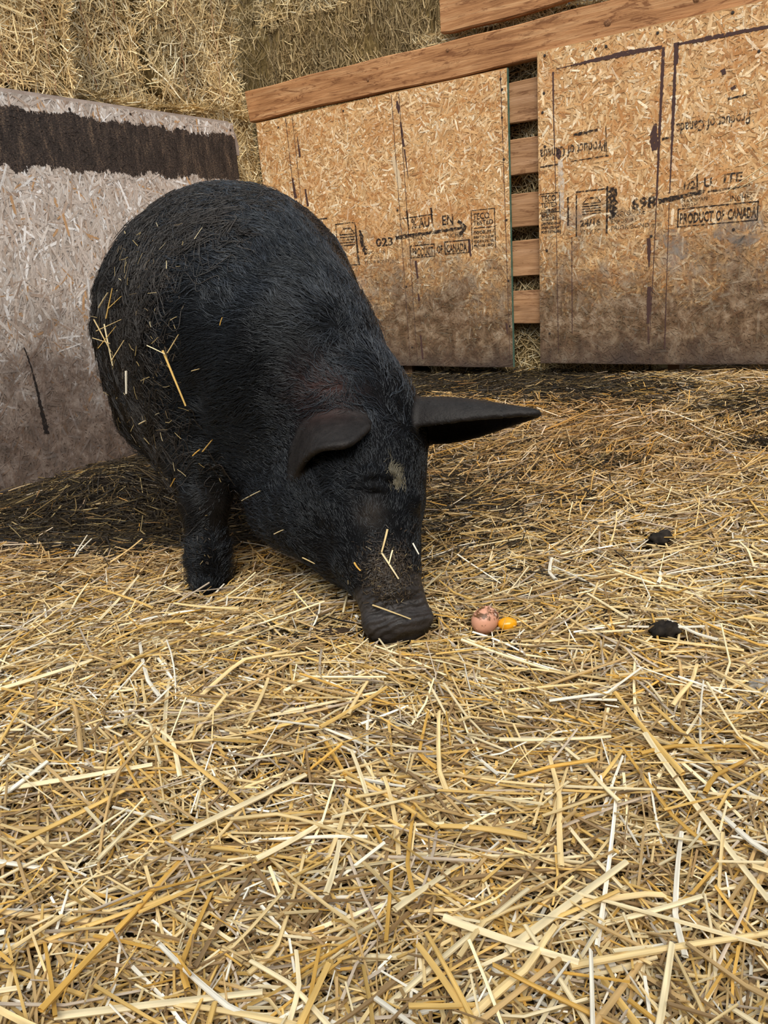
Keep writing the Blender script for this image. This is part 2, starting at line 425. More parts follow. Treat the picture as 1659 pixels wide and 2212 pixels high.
def strip(parent, pts, widths, name='paint_mark', mat=None, jag=0.25, seed=0, step=0.006, y=YF):
    """a hand-brushed stroke along (x,z) points, ragged at both edges"""
    r = np.random.default_rng(seed)
    P = np.array(pts, float); W = np.array(widths, float) * (0.72 if mat is M_PAINT else 1.0)
    d = np.concatenate([[0], np.cumsum(np.linalg.norm(np.diff(P, axis=0), axis=1))]); n = max(3, int(d[-1] / step))
    t = np.linspace(0, d[-1], n); X = np.interp(t, d, P[:, 0]); Z = np.interp(t, d, P[:, 1]); w = np.interp(t, d, W)
    tx = np.gradient(X); tz = np.gradient(Z); L = np.hypot(tx, tz) + 1e-9; nx, nz = -tz / L, tx / L
    a = w / 2 * (1 + jag * r.uniform(-1, 1, n)); b = w / 2 * (1 + jag * r.uniform(-1, 1, n))
    V = np.concatenate([np.stack([X + nx * a, np.full(n, y), Z + nz * a], 1), np.stack([X - nx * b, np.full(n, y), Z - nz * b], 1)])
    F = [(i, i + 1, n + i + 1, n + i) for i in range(n - 1)]
    return obj(name, mesh_np(name, V, np.array(F)), mat or M_PAINT, parent)

def frame_mark(parent, x0, z0, x1, z1, w, sides='lrtb', name='stamp_border'):
    V = []; F = []
    def q(a, b, c, d):
        k = len(V); V.extend([(a, YF, b), (c, YF, b), (c, YF, d), (a, YF, d)]); F.append((k, k + 1, k + 2, k + 3))
    if 'b' in sides: q(x0, z0, x1, z0 + w)
    if 't' in sides: q(x0, z1 - w, x1, z1)
    if 'l' in sides: q(x0, z0, x0 + w, z1)
    if 'r' in sides: q(x1 - w, z0, x1, z1)
    return obj(name, mesh_np(name, V, np.array(F)), M_INK, parent)

_nail = None
def nail(parent, x, z, r=0.0045):
    global _nail
    if _nail is None:
        a = np.linspace(0, 2 * math.pi, 11)[:-1]
        V = np.concatenate([np.stack([np.cos(a), 0 * a, np.sin(a)], 1), np.stack([.8 * np.cos(a), 0 * a - .35, .8 * np.sin(a)], 1), [[0, -.42, 0]]])
        F4 = [(i, (i + 1) % 10, 10 + (i + 1) % 10, 10 + i) for i in range(10)]; F3 = [(10 + i, 10 + (i + 1) % 10, 20) for i in range(10)]
        _nail = mesh_np('nail', V, [np.array(F4), np.array(F3)])
    o = obj('nail', _nail, M_NAIL, parent, (x, -0.0018, z)); o.scale = (r, r, r); return o

# left panel of the fence
LS0, LS1, LZ0, LZ1 = -1.325, -0.125, 0.17, 1.226
lp = panel('strand_board_panel', LS0, LS1, LZ0, LZ1, 21, 'orange-brown strand board panel with green edge, partly hidden by the pig', 17000)
lx = lambda s: s - LS0
lz = lambda z: z - LZ0
obj('green_edge', box_mesh('green_edge', LS1 - LS0, LS1 - LS0 + 0.0012, -0.0015, PANEL_T, 0.0, LZ1 - LZ0, 1), M_GREEN, lp)
for i, (s_, w_) in enumerate(((-1.155, .004), (-1.118, .003), (-0.615, .0035), (-0.580, .0035), (-0.150, .0035))):
    strip(lp, [(lx(s_), lz(1.22)), (lx(s_ + .006), lz(0.75)), (lx(s_ + .012), lz(0.19))], [w_, w_ * .9, w_ * .6], 'pencil_line', M_PAINT, .5, 40 + i, 0.012)
for i, (pts, ws) in enumerate([
    ([(-.590, 1.195), (-.588, 1.175), (-.586, 1.15)], [.010, .024, .004]),
    ([(-.580, 1.12), (-.572, 1.03)], [.010, .014]), ([(-.570, 1.02), (-.560, .92)], [.009, .004]),
    ([(-1.100, 1.14), (-1.097, 1.06)], [.004, .016]), ([(-1.150, .98), (-1.142, .90)], [.012, .018]), ([(-1.140, .89), (-1.138, .83)], [.015, .01]),
    ([(-1.085, .93), (-1.08, .86)], [.012, .016]), ([(-.547, .60), (-.543, .53)], [.016, .010]), ([(-.545, .47), (-.541, .44)], [.006, .018]),
    ([(-.545, .30), (-.540, .20)], [.010, .012]), ([(-.30, .665), (-.295, .60)], [.012, .012]), ([(-.15, .34), (-.146, .30)], [.014, .006])]):
    strip(lp, [(lx(a), lz(b)) for a, b in pts], ws, 'paint_mark', M_PAINT, .25, 60 + i)
strip(lp, [(lx(-.625), lz(1.0)), (lx(-.607), lz(.92)), (lx(-.60), lz(.88))], [.016, .026, .012], 'pale_splinter', mat_plain('bare_splinter', (.62, .47, .30)), .25, 77)
text_obj(lp, '023', lx(-.737), lz(.668), .045, bold=.0012, wtarget=.085)
strip(lp, [(lx(-.637), lz(.695)), (lx(-.45), lz(.703)), (lx(-.315), lz(.708))], [.017, .012, .010], 'arrow_mark', M_INK, .3, 80)
strip(lp, [(lx(-.345), lz(.735)), (lx(-.312), lz(.708)), (lx(-.340), lz(.682))], [.012, .014, .012], 'arrow_mark', M_INK, .3, 81)
strip(lp, [(lx(-.615), lz(.765)), (lx(-.46), lz(.770))], [.005, .004], 'stamp_border', M_INK, .4, 82)
for s_ in (-.575, -.462): strip(lp, [(lx(s_), lz(.795)), (lx(s_ + .003), lz(.722))], [.009, .006], 'stamp_border', M_INK, .4, 83)
text_obj(lp, '% AU', lx(-.558), lz(.725), .052, wtarget=.085, bold=.001)
text_obj(lp, 'EN', lx(-.415), lz(.725), .052, wtarget=.05, bold=.001)
text_obj(lp, 'MAX', lx(-.552), lz(.678), .022); text_obj(lp, 'WDK', lx(-.552), lz(.657), .022); text_obj(lp, 'INCHES', lx(-.402), lz(.676), .024)
text_obj(lp, 'PRODUCT', lx(-.560), lz(.617), .045, wtarget=.098, bold=.0012)
text_obj(lp, 'OF', lx(-.445), lz(.621), .042, wtarget=.026, bold=.001)
text_obj(lp, 'CANADA', lx(-.402), lz(.622), .042, wtarget=.092, bold=.0012)
frame_mark(lp, lx(-.570), lz(.610), lx(-.455), lz(.660), .004); frame_mark(lp, lx(-.410), lz(.614), lx(-.300), lz(.664), .004)
for i, (t_, z_, h_) in enumerate((('TECO', .733, .032), ('TESTED', .712, .024), ('EXPOSURE 1', .680, .015), ('SHEATHING SPAN', .664, .013), ('SIZED FOR SPACING', .648, .013), ('PRP-108 HUD', .633, .013))):
    text_obj(lp, t_, lx(-.280), lz(z_), h_, bold=.0006, wtarget=min(.086, .086 if i else .07))
frame_mark(lp, lx(-.288), lz(.624), lx(-.186), lz(.768), .0035, 'lrt'); frame_mark(lp, lx(-.288), lz(.700), lx(-.186), lz(.704), .0035, 'b')
text_obj(lp, 'EXPOSURE 1', lx(-.80), lz(.640), .018, wtarget=.12); text_obj(lp, 'ACE  12', lx(-.80), lz(.622), .017, wtarget=.075); text_obj(lp, 'PRIOR BOND   mm', lx(-.80), lz(.602), .018, wtarget=.17)
strip(lp, [(lx(-.835), lz(.76)), (lx(-.83), lz(.60))], [.006, .006], 'stamp_border', M_INK, .4, 84)
strip(lp, [(lx(-.815), lz(.74)), (lx(-.800), lz(.67)), (lx(-.79), lz(.64))], [.014, .020, .012], 'stamp_border', M_INK, .6, 85)
def house_logo(p, x0, z0, w, h):
    V = []; F = []
    def poly(pts):
        k = len(V); V.extend([(x0 + a * w, YF, z0 + b * h) for a, b in pts]); F.append(tuple(range(k, k + 4)))
    poly([(0, .62), (.06, .62), (.36, .94), (.30, .94)]); poly([(.30, .94), (.34, .86), (.72, .86), (.70, .94)]); poly([(.70, .94), (.94, .62), (1, .62), (.76, .94)])
    for i in range(5):
        z = .08 + i * .13; poly([(.04, z), (.96, z), (.96, z + .055), (.04, z + .055)])
    poly([(.04, .60), (.44, .60), (.44, .66), (.04, .66)])
    return obj('house_emblem', mesh_np('house_emblem', V, np.array(F)), M_INK, p)
house_logo(lp, lx(-.925), lz(.675), .085, .085); frame_mark(lp, lx(-.94), lz(.60), lx(-.835), lz(.775), .004)
text_obj(lp, 'IS THE MAINS', lx(-1.25), lz(.85), .022, wtarget=.10)
strip(lp, [(lx(-1.12), lz(.80)), (lx(-.98), lz(.802))], [.007, .004], 'stamp_border', M_INK, .5, 86)
for s_, z_ in ((-.145, 1.16), (-.148, 1.07), (-.145, .93), (-.140, .72), (-.137, .50), (-.136, .33), (-.150, 1.195), (-.62, .80), (-.60, .50), (-.59, .25), (-.85, 1.2), (-1.2, 1.19)): nail(lp, lx(s_), lz(z_))

# right panel
RS0, RS1, RZ0, RZ1 = -0.006, 1.21, 0.188, 1.252
rp = panel('strand_board_panel', RS0, RS1, RZ0, RZ1, 33, 'orange-brown strand board panel right of the slatted gap, stamped and painted with dark lines', 17000)
rp.location = fpt(RS0, -0.012, RZ0)
lx = lambda s: s - RS0
lz = lambda z: z - RZ0
for i, (pts, ws) in enumerate([
    ([(.064, 1.187), (.12, 1.188)], [.003, .003]), ([(.115, 1.188), (.20, 1.189), (.30, 1.190), (.415, 1.186)], [.005, .015, .020, .014]),
    ([(.462, 1.184), (.55, 1.183), (.72, 1.181), (.95, 1.182), (1.18, 1.18)], [.008, .016, .013, .014, .01]),
    ([(.420, 1.185), (.419, 1.10), (.416, .9), (.414, .72)], [.012, .014, .010, .008]), ([(.414, .72), (.410, .45), (.405, .26)], [.004, .003, .002]),
    ([(.459, 1.19), (.460, 1.13)], [.022, .018]), ([(.458, 1.13), (.458, 1.0), (.457, .9), (.456, .75)], [.010, .016, .009, .004]), ([(.456, .72), (.457, .45), (.459, .24)], [.003, .003, .006]),
    ([(.052, 1.18), (.053, 1.05), (.060, .8), (.068, .23)], [.009, .006, .003, .003]),
    ([(.068, .938), (.072, .92), (.073, .902)], [.010, .030, .008]), ([(.402, .968), (.398, .935), (.402, .912), (.402, .888)], [.012, .030, .036, .024]),
    ([(.392, .615), (.395, .57), (.396, .52)], [.018, .016, .006]), ([(.399, .455), (.400, .41), (.398, .33)], [.020, .022, .012]), ([(.400, .32), (.402, .26)], [.006, .004]),
    ([(.628, 1.03), (.640, 1.036)], [.012, .016]), ([(.600, 1.09), (.605, 1.075)], [.018, .018]), ([(.12, .64), (.122, .30)], [.003, .004])]):
    strip(rp, [(lx(a), lz(b)) for a, b in pts], ws, 'paint_mark', M_PAINT, .28, 100 + i)
strip(rp, [(lx(.078), lz(.90)), (lx(.080), lz(.82)), (lx(.083), lz(.70))], [.018, .022, .016], 'white_drip', mat_ink('thin_whitewash', (.70, .62, .52), (.38, .62), 40), .3, 130)
M_SCUFF = mat_ink('grey_scuff', (.29, .255, .225), (.40, .78), 30)
for i, (pts, ws) in enumerate((([(.452, .63), (.475, .60), (.50, .575), (.51, .54)], [.03, .07, .06, .02]), ([(.60, .615), (.65, .62), (.70, .61), (.715, .57)], [.03, .085, .11, .04]))):
    strip(rp, [(lx(a), lz(b)) for a, b in pts], ws, 'grey_scuff', M_SCUFF, .3, 150 + i, .008, YF + .0002)
for i, (t_, z_, h_, w_) in enumerate((('TECO', .768, .030, .056), ('TESTED', .749, .022, .060), ('PRP-108 HUD', .734, .012, .060), ('SIZED FOR', .718, .012, .055), ('CLOSURE 1', .704, .017, .068), ('SHEATHING SPAN', .688, .013, .07), ('VENTILATED LAP', .674, .012, .07), ('POST INSTALLED', .660, .012, .072))):
    text_obj(rp, t_, lx(.004), lz(z_), h_, bold=.0007, wtarget=w_)
frame_mark(rp, lx(-.002), lz(.729), lx(.076), lz(.796), .0035, 'rtb'); frame_mark(rp, lx(-.002), lz(.654), lx(.078), lz(.730), .003, 'r')
strip(rp, [(lx(.105), lz(.775)), (lx(.106), lz(.68))], [.006, .005], 'stamp_border', M_INK, .4, 131)
frame_mark(rp, lx(.134), lz(.64), lx(.246), lz(.79), .005, 'lt'); frame_mark(rp, lx(.134), lz(.64), lx(.250), lz(.795), .007, 'r')
house_logo(rp, lx(.155), lz(.705), .072, .065)
text_obj(rp, '24/16', lx(.150), lz(.672), .030, wtarget=.075, bold=.001, mat=M_INK2); text_obj(rp, '7/16 in RC', lx(.152), lz(.645), .022, wtarget=.07, mat=M_INK2)
strip(rp, [(lx(.265), lz(.79)), (lx(.262), lz(.72)), (lx(.266), lz(.69))], [.022, .026, .014], 'stamp_border', M_INK, .7, 132)
text_obj(rp, 'AGGLOMERE', lx(.262), lz(.694), .024, wtarget=.115, mat=M_INK2); text_obj(rp, 'EXPOSURE 1', lx(.262), lz(.672), .020, wtarget=.10, mat=M_INK2); text_obj(rp, 'PRIOR BOND mm', lx(.262), lz(.651), .020, wtarget=.17, mat=M_INK2)
text_obj(rp, '698', lx(.330), lz(.712), .050, wtarget=.082, bold=.0016)
strip(rp, [(lx(.420), lz(.728)), (lx(.50), lz(.737)), (lx(.565), lz(.745))], [.015, .013, .012], 'arrow_mark', M_INK, .35, 133)
text_obj(rp, '1/2', lx(.500), lz(.757), .034, bold=.001, mat=M_INK2); strip(rp, [(lx(.54), lz(.80)), (lx(.542), lz(.752))], [.005, .006], 'stamp_border', M_INK, .4, 134)
text_obj(rp, 'U', lx(.562), lz(.758), .038, bold=.001, mat=M_INK2); text_obj(rp, 'ITE', lx(.622), lz(.764), .038, wtarget=.055, bold=.001, mat=M_INK2); strip(rp, [(lx(.575), lz(.742)), (lx(.70), lz(.748))], [.006, .006], 'arrow_mark', M_INK, .5, 135)
text_obj(rp, 'INCHES', lx(.645), lz(.706), .026, wtarget=.065); text_obj(rp, 'MAX SPAN', lx(.496), lz(.717), .016, wtarget=.08); text_obj(rp, 'WDTH', lx(.496), lz(.702), .016)
text_obj(rp, 'PRODUCT', lx(.492), lz(.652), .044, wtarget=.105, bold=.0014); text_obj(rp, 'OF', lx(.605), lz(.652), .044, wtarget=.025, bold=.0014); text_obj(rp, 'CANADA', lx(.640), lz(.652), .044, wtarget=.085, bold=.0014)
frame_mark(rp, lx(.484), lz(.641), lx(.730), lz(.700), .004)
text_obj(rp, 'Product of Canada', lx(.002), lz(.905), .052, flip=True, wtarget=.235, bold=.0008, mat=M_INK2)
text_obj(rp, 'Product of Canada', lx(.468), lz(.925), .046, flip=True, wtarget=.22, bold=.0006, mat=M_INK2)
strip(rp, [(lx(.002), lz(.885)), (lx(.07), lz(.887))], [.006, .004], 'stamp_border', M_INK, .4, 136); strip(rp, [(lx(.115), lz(.890)), (lx(.25), lz(.892))], [.003, .004], 'stamp_border', M_INK, .4, 137)
strip(rp, [(lx(.125), lz(.972)), (lx(.21), lz(.978))], [.008, .008], 'stamp_border', M_INK, .4, 138); strip(rp, [(lx(.238), lz(.985)), (lx(.242), lz(.89))], [.004, .003], 'stamp_border', M_INK, .4, 139)
strip(rp, [(lx(.425), lz(.918)), (lx(.455), lz(.92))], [.008, .006], 'stamp_border', M_INK, .4, 140); strip(rp, [(lx(.62), lz(1.005)), (lx(.675), lz(1.008))], [.006, .006], 'stamp_border', M_INK, .4, 141)
for s_, z_ in ((.022, 1.235), (.20, 1.222), (.235, 1.222), (.40, 1.228), (.62, 1.238), (.018, 1.12), (.012, 1.06), (.02, .95), (.024, .60), (.033, .30), (.40, .62), (.70, 1.12), (.66, .62), (.95, 1.22)): nail(rp, lx(s_), lz(z_), .005)

# ------------------------------------------------------------------ pallet fence behind the panels
pf = empty('pallet_fence', fpt(0, 0, 0), FA)
for i, (z0, z1) in enumerate(((1.047, 1.181), (.872, .992), (.688, .810), (.515, .643), (.336, .461))):
    obj('slat', box_mesh('slat', -1.34, 1.2, 0.014, 0.034, z0, z1, 24, 1, .002, 200 + i, .003), M_SLAT, pf)
for i, s_ in enumerate((-1.30, -.66, .46, 1.1)):
    obj('stringer', box_mesh('stringer', s_, s_ + .04, 0.0345, 0.1255, 0.08, 1.22, 1, 1), M_SLAT, pf)
tag(pf, 'wooden pallet fence of rough horizontal slats showing between two strand board panels', 'fence')
bm_ = obj('fence_rail', box_mesh('fence_rail', -1.36, 1.3, 0.0, 0.036, 1.235, 1.356, 60, 1, .0028, 230, .004,
          skew=lambda V: V + np.stack([np.where((V[:, 0] < -1.35) & (V[:, 2] > 1.3), -.010, 0), 0 * V[:, 0], 0 * V[:, 0]], 1)), M_BEAM, None, fpt(0, 0.0, 0), (0, 0, FA))
M_KNOT = mat_plain('wood_knot', (.13, .055, .025), .75, .2, 160, (.26, .125, .055))
def knot(parent, s_, z_, rx, rz, yf=-.0006):
    a = np.linspace(0, 2 * math.pi, 17)[:-1]; V = [(0, -.0022, 0)] + [(.55 * rx * math.cos(t), -.0018, .55 * rz * math.sin(t)) for t in a] + [(rx * (1 + .15 * math.sin(3 * t)) * math.cos(t), 0, rz * (1 + .12 * math.cos(2 * t)) * math.sin(t)) for t in a]
    F3 = [(0, 1 + i, 1 + (i + 1) % 16) for i in range(16)]; F4 = [(1 + i, 17 + i, 17 + (i + 1) % 16, 1 + (i + 1) % 16) for i in range(16)]
    return obj('knot', mesh_np('knot', V, [np.array(F3), np.array(F4)]), M_KNOT, parent, (s_, yf, z_))
for a_ in ((.235, 1.292, .013, .012), (.51, 1.300, .011, .011), (-.36, 1.325, .007, .007), (-.72, 1.29, .006, .008), (.86, 1.27, .009, .009)): knot(bm_, *a_)
tag(bm_, 'long orange-brown sawn rail running along the top of the panels', 'plank')
up_ = obj('fence_rail', box_mesh('fence_rail', -.385, 1.3, 0.0, 0.03, 1.372, 1.505, 40, 1, .003, 231, .005,
          skew=lambda V: V + np.stack([0 * V[:, 0], 0 * V[:, 0], np.where(V[:, 2] < 1.45, .004 + .012 * np.exp(-((V[:, 0] - .15) / .2) ** 2) + np.where(V[:, 0] < -.36, .006, 0), 0)], 1)), M_BEAM, None, fpt(0, 0.0, 0), (0, 0, FA))
knot(up_, .05, 1.43, .008, .007); knot(up_, .34, 1.45, .009, .008)
tag(up_, 'short upper rail of pale worn wood at the top edge, above the long rail', 'plank')

# ------------------------------------------------------------------ weathered board on the left
lb = empty('weathered_board', (LP0[0], LP0[1], 0.0), LA)
def corner_cut(V):
    V = V.copy(); return V
obj('board', box_mesh('board', -2.3, -0.018, 0.0, PANEL_T, -0.05, 1.205, 8, 1, .001, 300, colr=(.42, .36, .32)), M_OSBW, lb)
o = obj('wood_flakes', flakes_mesh('wood_flakes', -2.3, -0.02, -0.04, 1.203, 20000, (.03, .12), (.0035, .013), GREY_PAL, GREY_W, 0, 301, (1.45, .8)), M_OSBW, lb); o['kind'] = 'stuff'
V = [];                                                     # cap strip with a rounded end, behind the sheet
prof = [(-2.3, 1.10), (.012, 1.085), (.014, 1.12), (.006, 1.16), (-.012, 1.195), (-.035, 1.214), (-2.3, 1.222)]
n = len(prof)
V = np.array([(x, 0.0116, z) for x, z in prof] + [(x, 0.048, z) for x, z in prof])
F = [(i, (i + 1) % n, n + (i + 1) % n, n + i) for i in range(n)]
me = mesh_np('top_rail', V, [np.array(F), np.array([tuple(range(n))[::-1], tuple(range(n, 2 * n))])])
obj('top_rail', me, mat_plain('grey_rail', (.30, .24, .205), .8, .2, 25, (.40, .33, .29)), lb)
for i, (pts, ws) in enumerate([([(-1.16, .36), (-1.156, .30), (-1.155, .23), (-1.153, .15), (-1.153, .12)], [.004, .008, .012, .016, .02]), ([(-1.17, .42), (-1.16, .36)], [.004, .006])]):
    strip(lb, pts, ws, 'paint_drip', mat_ink('dark_drip', (.02, .016, .015), (.3, .5), 50), .5, 310 + i)
for i in range(7): nail(lb, -1.6 + i * .26, 1.178 + .012 * math.sin(i * 2.1), .005)
tag(lb, 'greyish weathered strand board with a dark brown painted band, at left behind the pig', 'panel')

# unseen dark board walls, added to keep low sky light off the pig's face
M_BLOCKER = mat_wood('blocker_boards', (.07, .05, .04), (.11, .085, .07), (.16, .125, .10))
for nm, (ox, oy), ang, nb in (('blocker_wall_front', (-3.4, -1.5), 0.0, 32), ('blocker_wall_right', (3.0, -1.5), math.pi / 2, 14)):
    w_ = empty(nm, (ox, oy, -.05), ang); w_['kind'] = 'structure'
    pm = box_mesh('plank', 0, .195, -.022, 0, 0, 2.1, 1, 1)
    for i in range(nb): obj('plank', pm, M_BLOCKER, w_, (i * .2, 0, 0))
# ------------------------------------------------------------------ stems: straw and hay generator
def norm(v): return v / (np.linalg.norm(v, axis=-1, keepdims=True) + 1e-9)

def stems(C, D, L, W, nseg, m, colr, r, bend=0.12, kink=0.0, flat=0.45, upv=(0, 0, 1), tipdark=0.0):
    """N stalks: centre C, direction D, length L, width W; m=2 flat blade, m>=3 hollow flattened tube"""
    n = len(C); D = norm(D)
    up = np.broadcast_to(np.array(upv, float), (n, 3)) if np.ndim(upv) == 1 else upv
    S = np.cross(D, up); bad = np.linalg.norm(S, axis=1) < 0.05
    S[bad] = np.cross(D[bad], np.array([1.0, 0.3, 0])); S = norm(S); U = np.cross(S, D)
    rol = r.uniform(-.5, .5, n)[:, None] if m > 2 else r.uniform(-.9, .9, n)[:, None]
    S, U = S * np.cos(rol) + U * np.sin(rol), U * np.cos(rol) - S * np.sin(rol)
    t = np.linspace(-.5, .5, nseg + 1)
    b1 = r.normal(0, bend, n); b2 = r.normal(0, bend * .5, n)
    kp = r.uniform(-.3, .3, n); ka = np.where(r.random(n) < kink, r.uniform(-.7, .7, n), 0)
    V = np.empty((n, nseg + 1, m, 3), np.float32)
    for i, ti in enumerate(t):
        off = b1 * (ti * ti - .08) + ka * np.maximum(ti - kp, 0)
        P = C + D * (L * ti)[:, None] + S * (L * off)[:, None] + U * (L * b2 * (ti * ti - .08))[:, None]
        w = W * (1.0 - 0.25 * (ti + .5))
        for j in range(m):
            if m == 2:
                q = S * ((j - .5) * w)[:, None]
            else:
                a = 2 * math.pi * j / m + math.pi / m
                q = S * (math.cos(a) * w * .5)[:, None] + U * (math.sin(a) * w * .5 * flat)[:, None]
            V[:, i, j] = P + q
    base = (np.arange(n) * (nseg + 1) * m)[:, None, None, None]
    ring = np.arange(nseg)[None, :, None, None] * m
    if m == 2: pairs = np.array([[0, 1]])
    else: pairs = np.array([[j, (j + 1) % m] for j in range(m)])
    quad = np.stack([pairs[:, 0], pairs[:, 1], pairs[:, 1] + m, pairs[:, 0] + m], 1)[None, None]
    F = (base + ring + quad).reshape(-1, 4)
    cc = np.repeat(colr, (nseg + 1) * m, axis=0).reshape(n, nseg + 1, m, 3)
    cc = cc * r.uniform(.78, 1.18, (n, nseg + 1, m, 1)) * (r.uniform(.8, 1.15, (n, 1, m, 1)) if m > 2 else 1)
    if tipdark: cc = cc * (1 - tipdark * np.abs(t)[None, :, None, None] * r.random((n, 1, 1, 1)))
    return V.reshape(-1, 3), F, cc.reshape(-1, 3)

def join(parts):
    V = []; F = []; C = []; o = 0
    for v, f, c in parts:
        V.append(v); F.append(f + o); C.append(c); o += len(v)
    return np.concatenate(V), np.concatenate(F), np.concatenate(C)

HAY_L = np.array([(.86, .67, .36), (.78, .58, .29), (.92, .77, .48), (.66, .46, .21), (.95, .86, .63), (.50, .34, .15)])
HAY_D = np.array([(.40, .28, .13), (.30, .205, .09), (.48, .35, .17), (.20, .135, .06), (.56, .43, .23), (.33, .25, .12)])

# ------------------------------------------------------------------ hay bales
def bale_core(w, d, h, seed):
    """a rounded, lumpy block"""
    nx, ny, nz = 14, 8, 14; r = np.random.default_rng(seed)
    V = []; idx = {}; F = []
    def vid(i, j, k):
        if (i, j, k) not in idx:
            idx[(i, j, k)] = len(V); V.append((i / nx, j / ny, k / nz))
        return idx[(i, j, k)]
    for k in range(nz):
        for i in range(nx):
            F.append((vid(i, 0, k), vid(i + 1, 0, k), vid(i + 1, 0, k + 1), vid(i, 0, k + 1))); F.append((vid(i + 1, ny, k), vid(i, ny, k), vid(i, ny, k + 1), vid(i + 1, ny, k + 1)))
        for j in range(ny):
            F.append((vid(0, j + 1, k), vid(0, j, k), vid(0, j, k + 1), vid(0, j + 1, k + 1))); F.append((vid(nx, j, k), vid(nx, j + 1, k), vid(nx, j + 1, k + 1), vid(nx, j, k + 1)))
    for i in range(nx):
        for j in range(ny):
            F.append((vid(i, j + 1, 0), vid(i + 1, j + 1, 0), vid(i + 1, j, 0), vid(i, j, 0))); F.append((vid(i, j, nz), vid(i + 1, j, nz), vid(i + 1, j + 1, nz), vid(i, j + 1, nz)))
    V = np.array(V); q = V * 2 - 1
    rr = 0.20
    S = np.array([w, d, h])
    c = np.clip(q, -1 + rr * min(S) / S, 1 - rr * min(S) / S); dd = q - c
    P = (c + dd * 0.75) * S / 2
    P += np.array([w / 2, d / 2, h / 2])
    P += norm(q) * (0.030 * vnoise(P, 5.5, seed)[:, None] - .012 + 0.006 * vnoise(P, 25.0, seed)[:, None])
    return mesh_np('core', P, np.array(F), None, True)

M_TWINE = mat_plain('orange_twine', (.34, .17, .09), 0.7)
def bale(org, ang, w, d, h, seed, label, n, pal, faces='front right top', L=(.05, .16), cut=False, twine=True, z0=0.0, zvis=0.0, group='hay bales stacked behind the pen'):
    r = np.random.default_rng(seed)
    e = empty('hay_bale', org, ang)
    obj('core', bale_core(w, d, h, seed), M_HAYCORE, e)
    parts = []
    def lay(k, n_):
        zlo = max(0.0, zvis)
        if k == 'front':
            C = np.stack([r.uniform(0, w, n_), np.full(n_, 0.004), r.uniform(zlo, h, n_)], 1); nr = np.array([0, -1.0, 0])
        elif k == 'right':
            C = np.stack([np.full(n_, w - .004), r.uniform(0, d, n_), r.uniform(zlo, h, n_)], 1); nr = np.array([1.0, 0, 0])
        else:
            C = np.stack([r.uniform(0, w, n_), r.uniform(0, d, n_), np.full(n_, h - .004)], 1); nr = np.array([0, 0, 1.0])
        a = r.uniform(0, 2 * math.pi, n_)
        if cut: a = np.where(r.random(n_) < .6, math.pi / 2 + r.normal(0, .35, n_), a)
        e1 = np.array([1.0, 0, 0]) if k != 'right' else np.array([0, 1.0, 0]); e2 = np.array([0, 0, 1.0]) if k != 'top' else np.array([0, 1.0, 0])
        D = np.cos(a)[:, None] * e1 + np.sin(a)[:, None] * e2 + nr * np.abs(r.normal(0, .13, n_))[:, None]
        # draw the stems back where the face is rounded, drop lower ends by their weight
        C = C + nr * r.uniform(-.012, .010, n_)[:, None] + nr * (0.034 * vnoise(C, 5.5, seed) - .008)[:, None]
        l = r.uniform(L[0], L[1], n_); c = pal[r.choice(len(pal), n_, p=[.28, .24, .18, .14, .08, .08])] * r.uniform(.8, 1.15, (n_, 1))
        blot = .85 + .3 * vnoise(C, 6.0, seed + 3)[:, None]
        parts.append(stems(C, D, l, r.uniform(.0018, .0046, n_), 2, 2, c * blot, r, .22, 0.15, upv=nr))
    fs = faces.split(); area = {'front': w * (h - zvis), 'right': d * (h - zvis), 'top': w * d * .6}
    tot = sum(area[k] for k in fs)
    for k in fs: lay(k, int(n * area[k] / tot))
    V, F, C = join(parts)
    # stems follow the rounded edges of the block
    S = np.array([w, d, h]); q = np.clip(V / S * 2 - 1, -1.15, 1.15)
    ex = np.clip(np.abs(q[:, 0]) - .72, 0, 1) ** 2 * 2.4 * .045 * (np.abs(q[:, 1]) > .8)
    V = V + np.stack([-np.sign(q[:, 0]) * 0 * ex, ex, 0 * ex], 1)
    s = obj('hay_stems', mesh_np('hay_stems', V, F, C), M_HAY, e); s['kind'] = 'stuff'
    if twine:
        for fx in (0.30, 0.72):
            pts = [(fx * w + .004 * math.sin(i), -0.004 - .006 * math.sin(i * 1.7), zvis + (h - zvis) * i / 24) for i in range(25)]
            V = []; F = []
            for i, p in enumerate(pts):
                for j in range(5):
                    a = 2 * math.pi * j / 5; V.append((p[0] + .0011 * math.cos(a), p[1] + .0011 * math.sin(a), p[2]))
            for i in range(24):
                for j in range(5): F.append((i * 5 + j, i * 5 + (j + 1) % 5, (i + 1) * 5 + (j + 1) % 5, (i + 1) * 5 + j))
            obj('twine', mesh_np('twine', V, np.array(F)), M_TWINE, e)
    tag(e, label, 'hay bale', group); return e

def lpt(s, y, z): p = LP0 + LU * s + LN * y; return (p[0], p[1], z)
bale(lpt(-1.26, .16, 0), LA, .47, .40, 1.20, 401, 'lower golden hay bale at the left picture edge behind the weathered board', 7200, HAY_L, zvis=1.0, twine=False)
bale(lpt(-.77, .17, 0), LA, .46, .40, 1.28, 402, 'lower golden hay bale in the middle, under the upright bales behind the weathered board', 8320, HAY_L, zvis=1.0, twine=False)
bale(lpt(-.30, .13, 0), LA, .55, .44, 1.30, 403, 'golden hay bale in the corner where the weathered board meets the fence rail', 15200, HAY_L, zvis=.75, twine=False)
bale(lpt(-1.10, .09, 1.25), LA, .42, .40, .62, 404, 'bulging golden hay bale at the top left corner above the weathered board', 7000, HAY_L)
bale(lpt(-.650, .19, 1.29), LA, .35, .38, .62, 405, 'middle of the three upper golden hay bales above the weathered board', 5500, HAY_L)
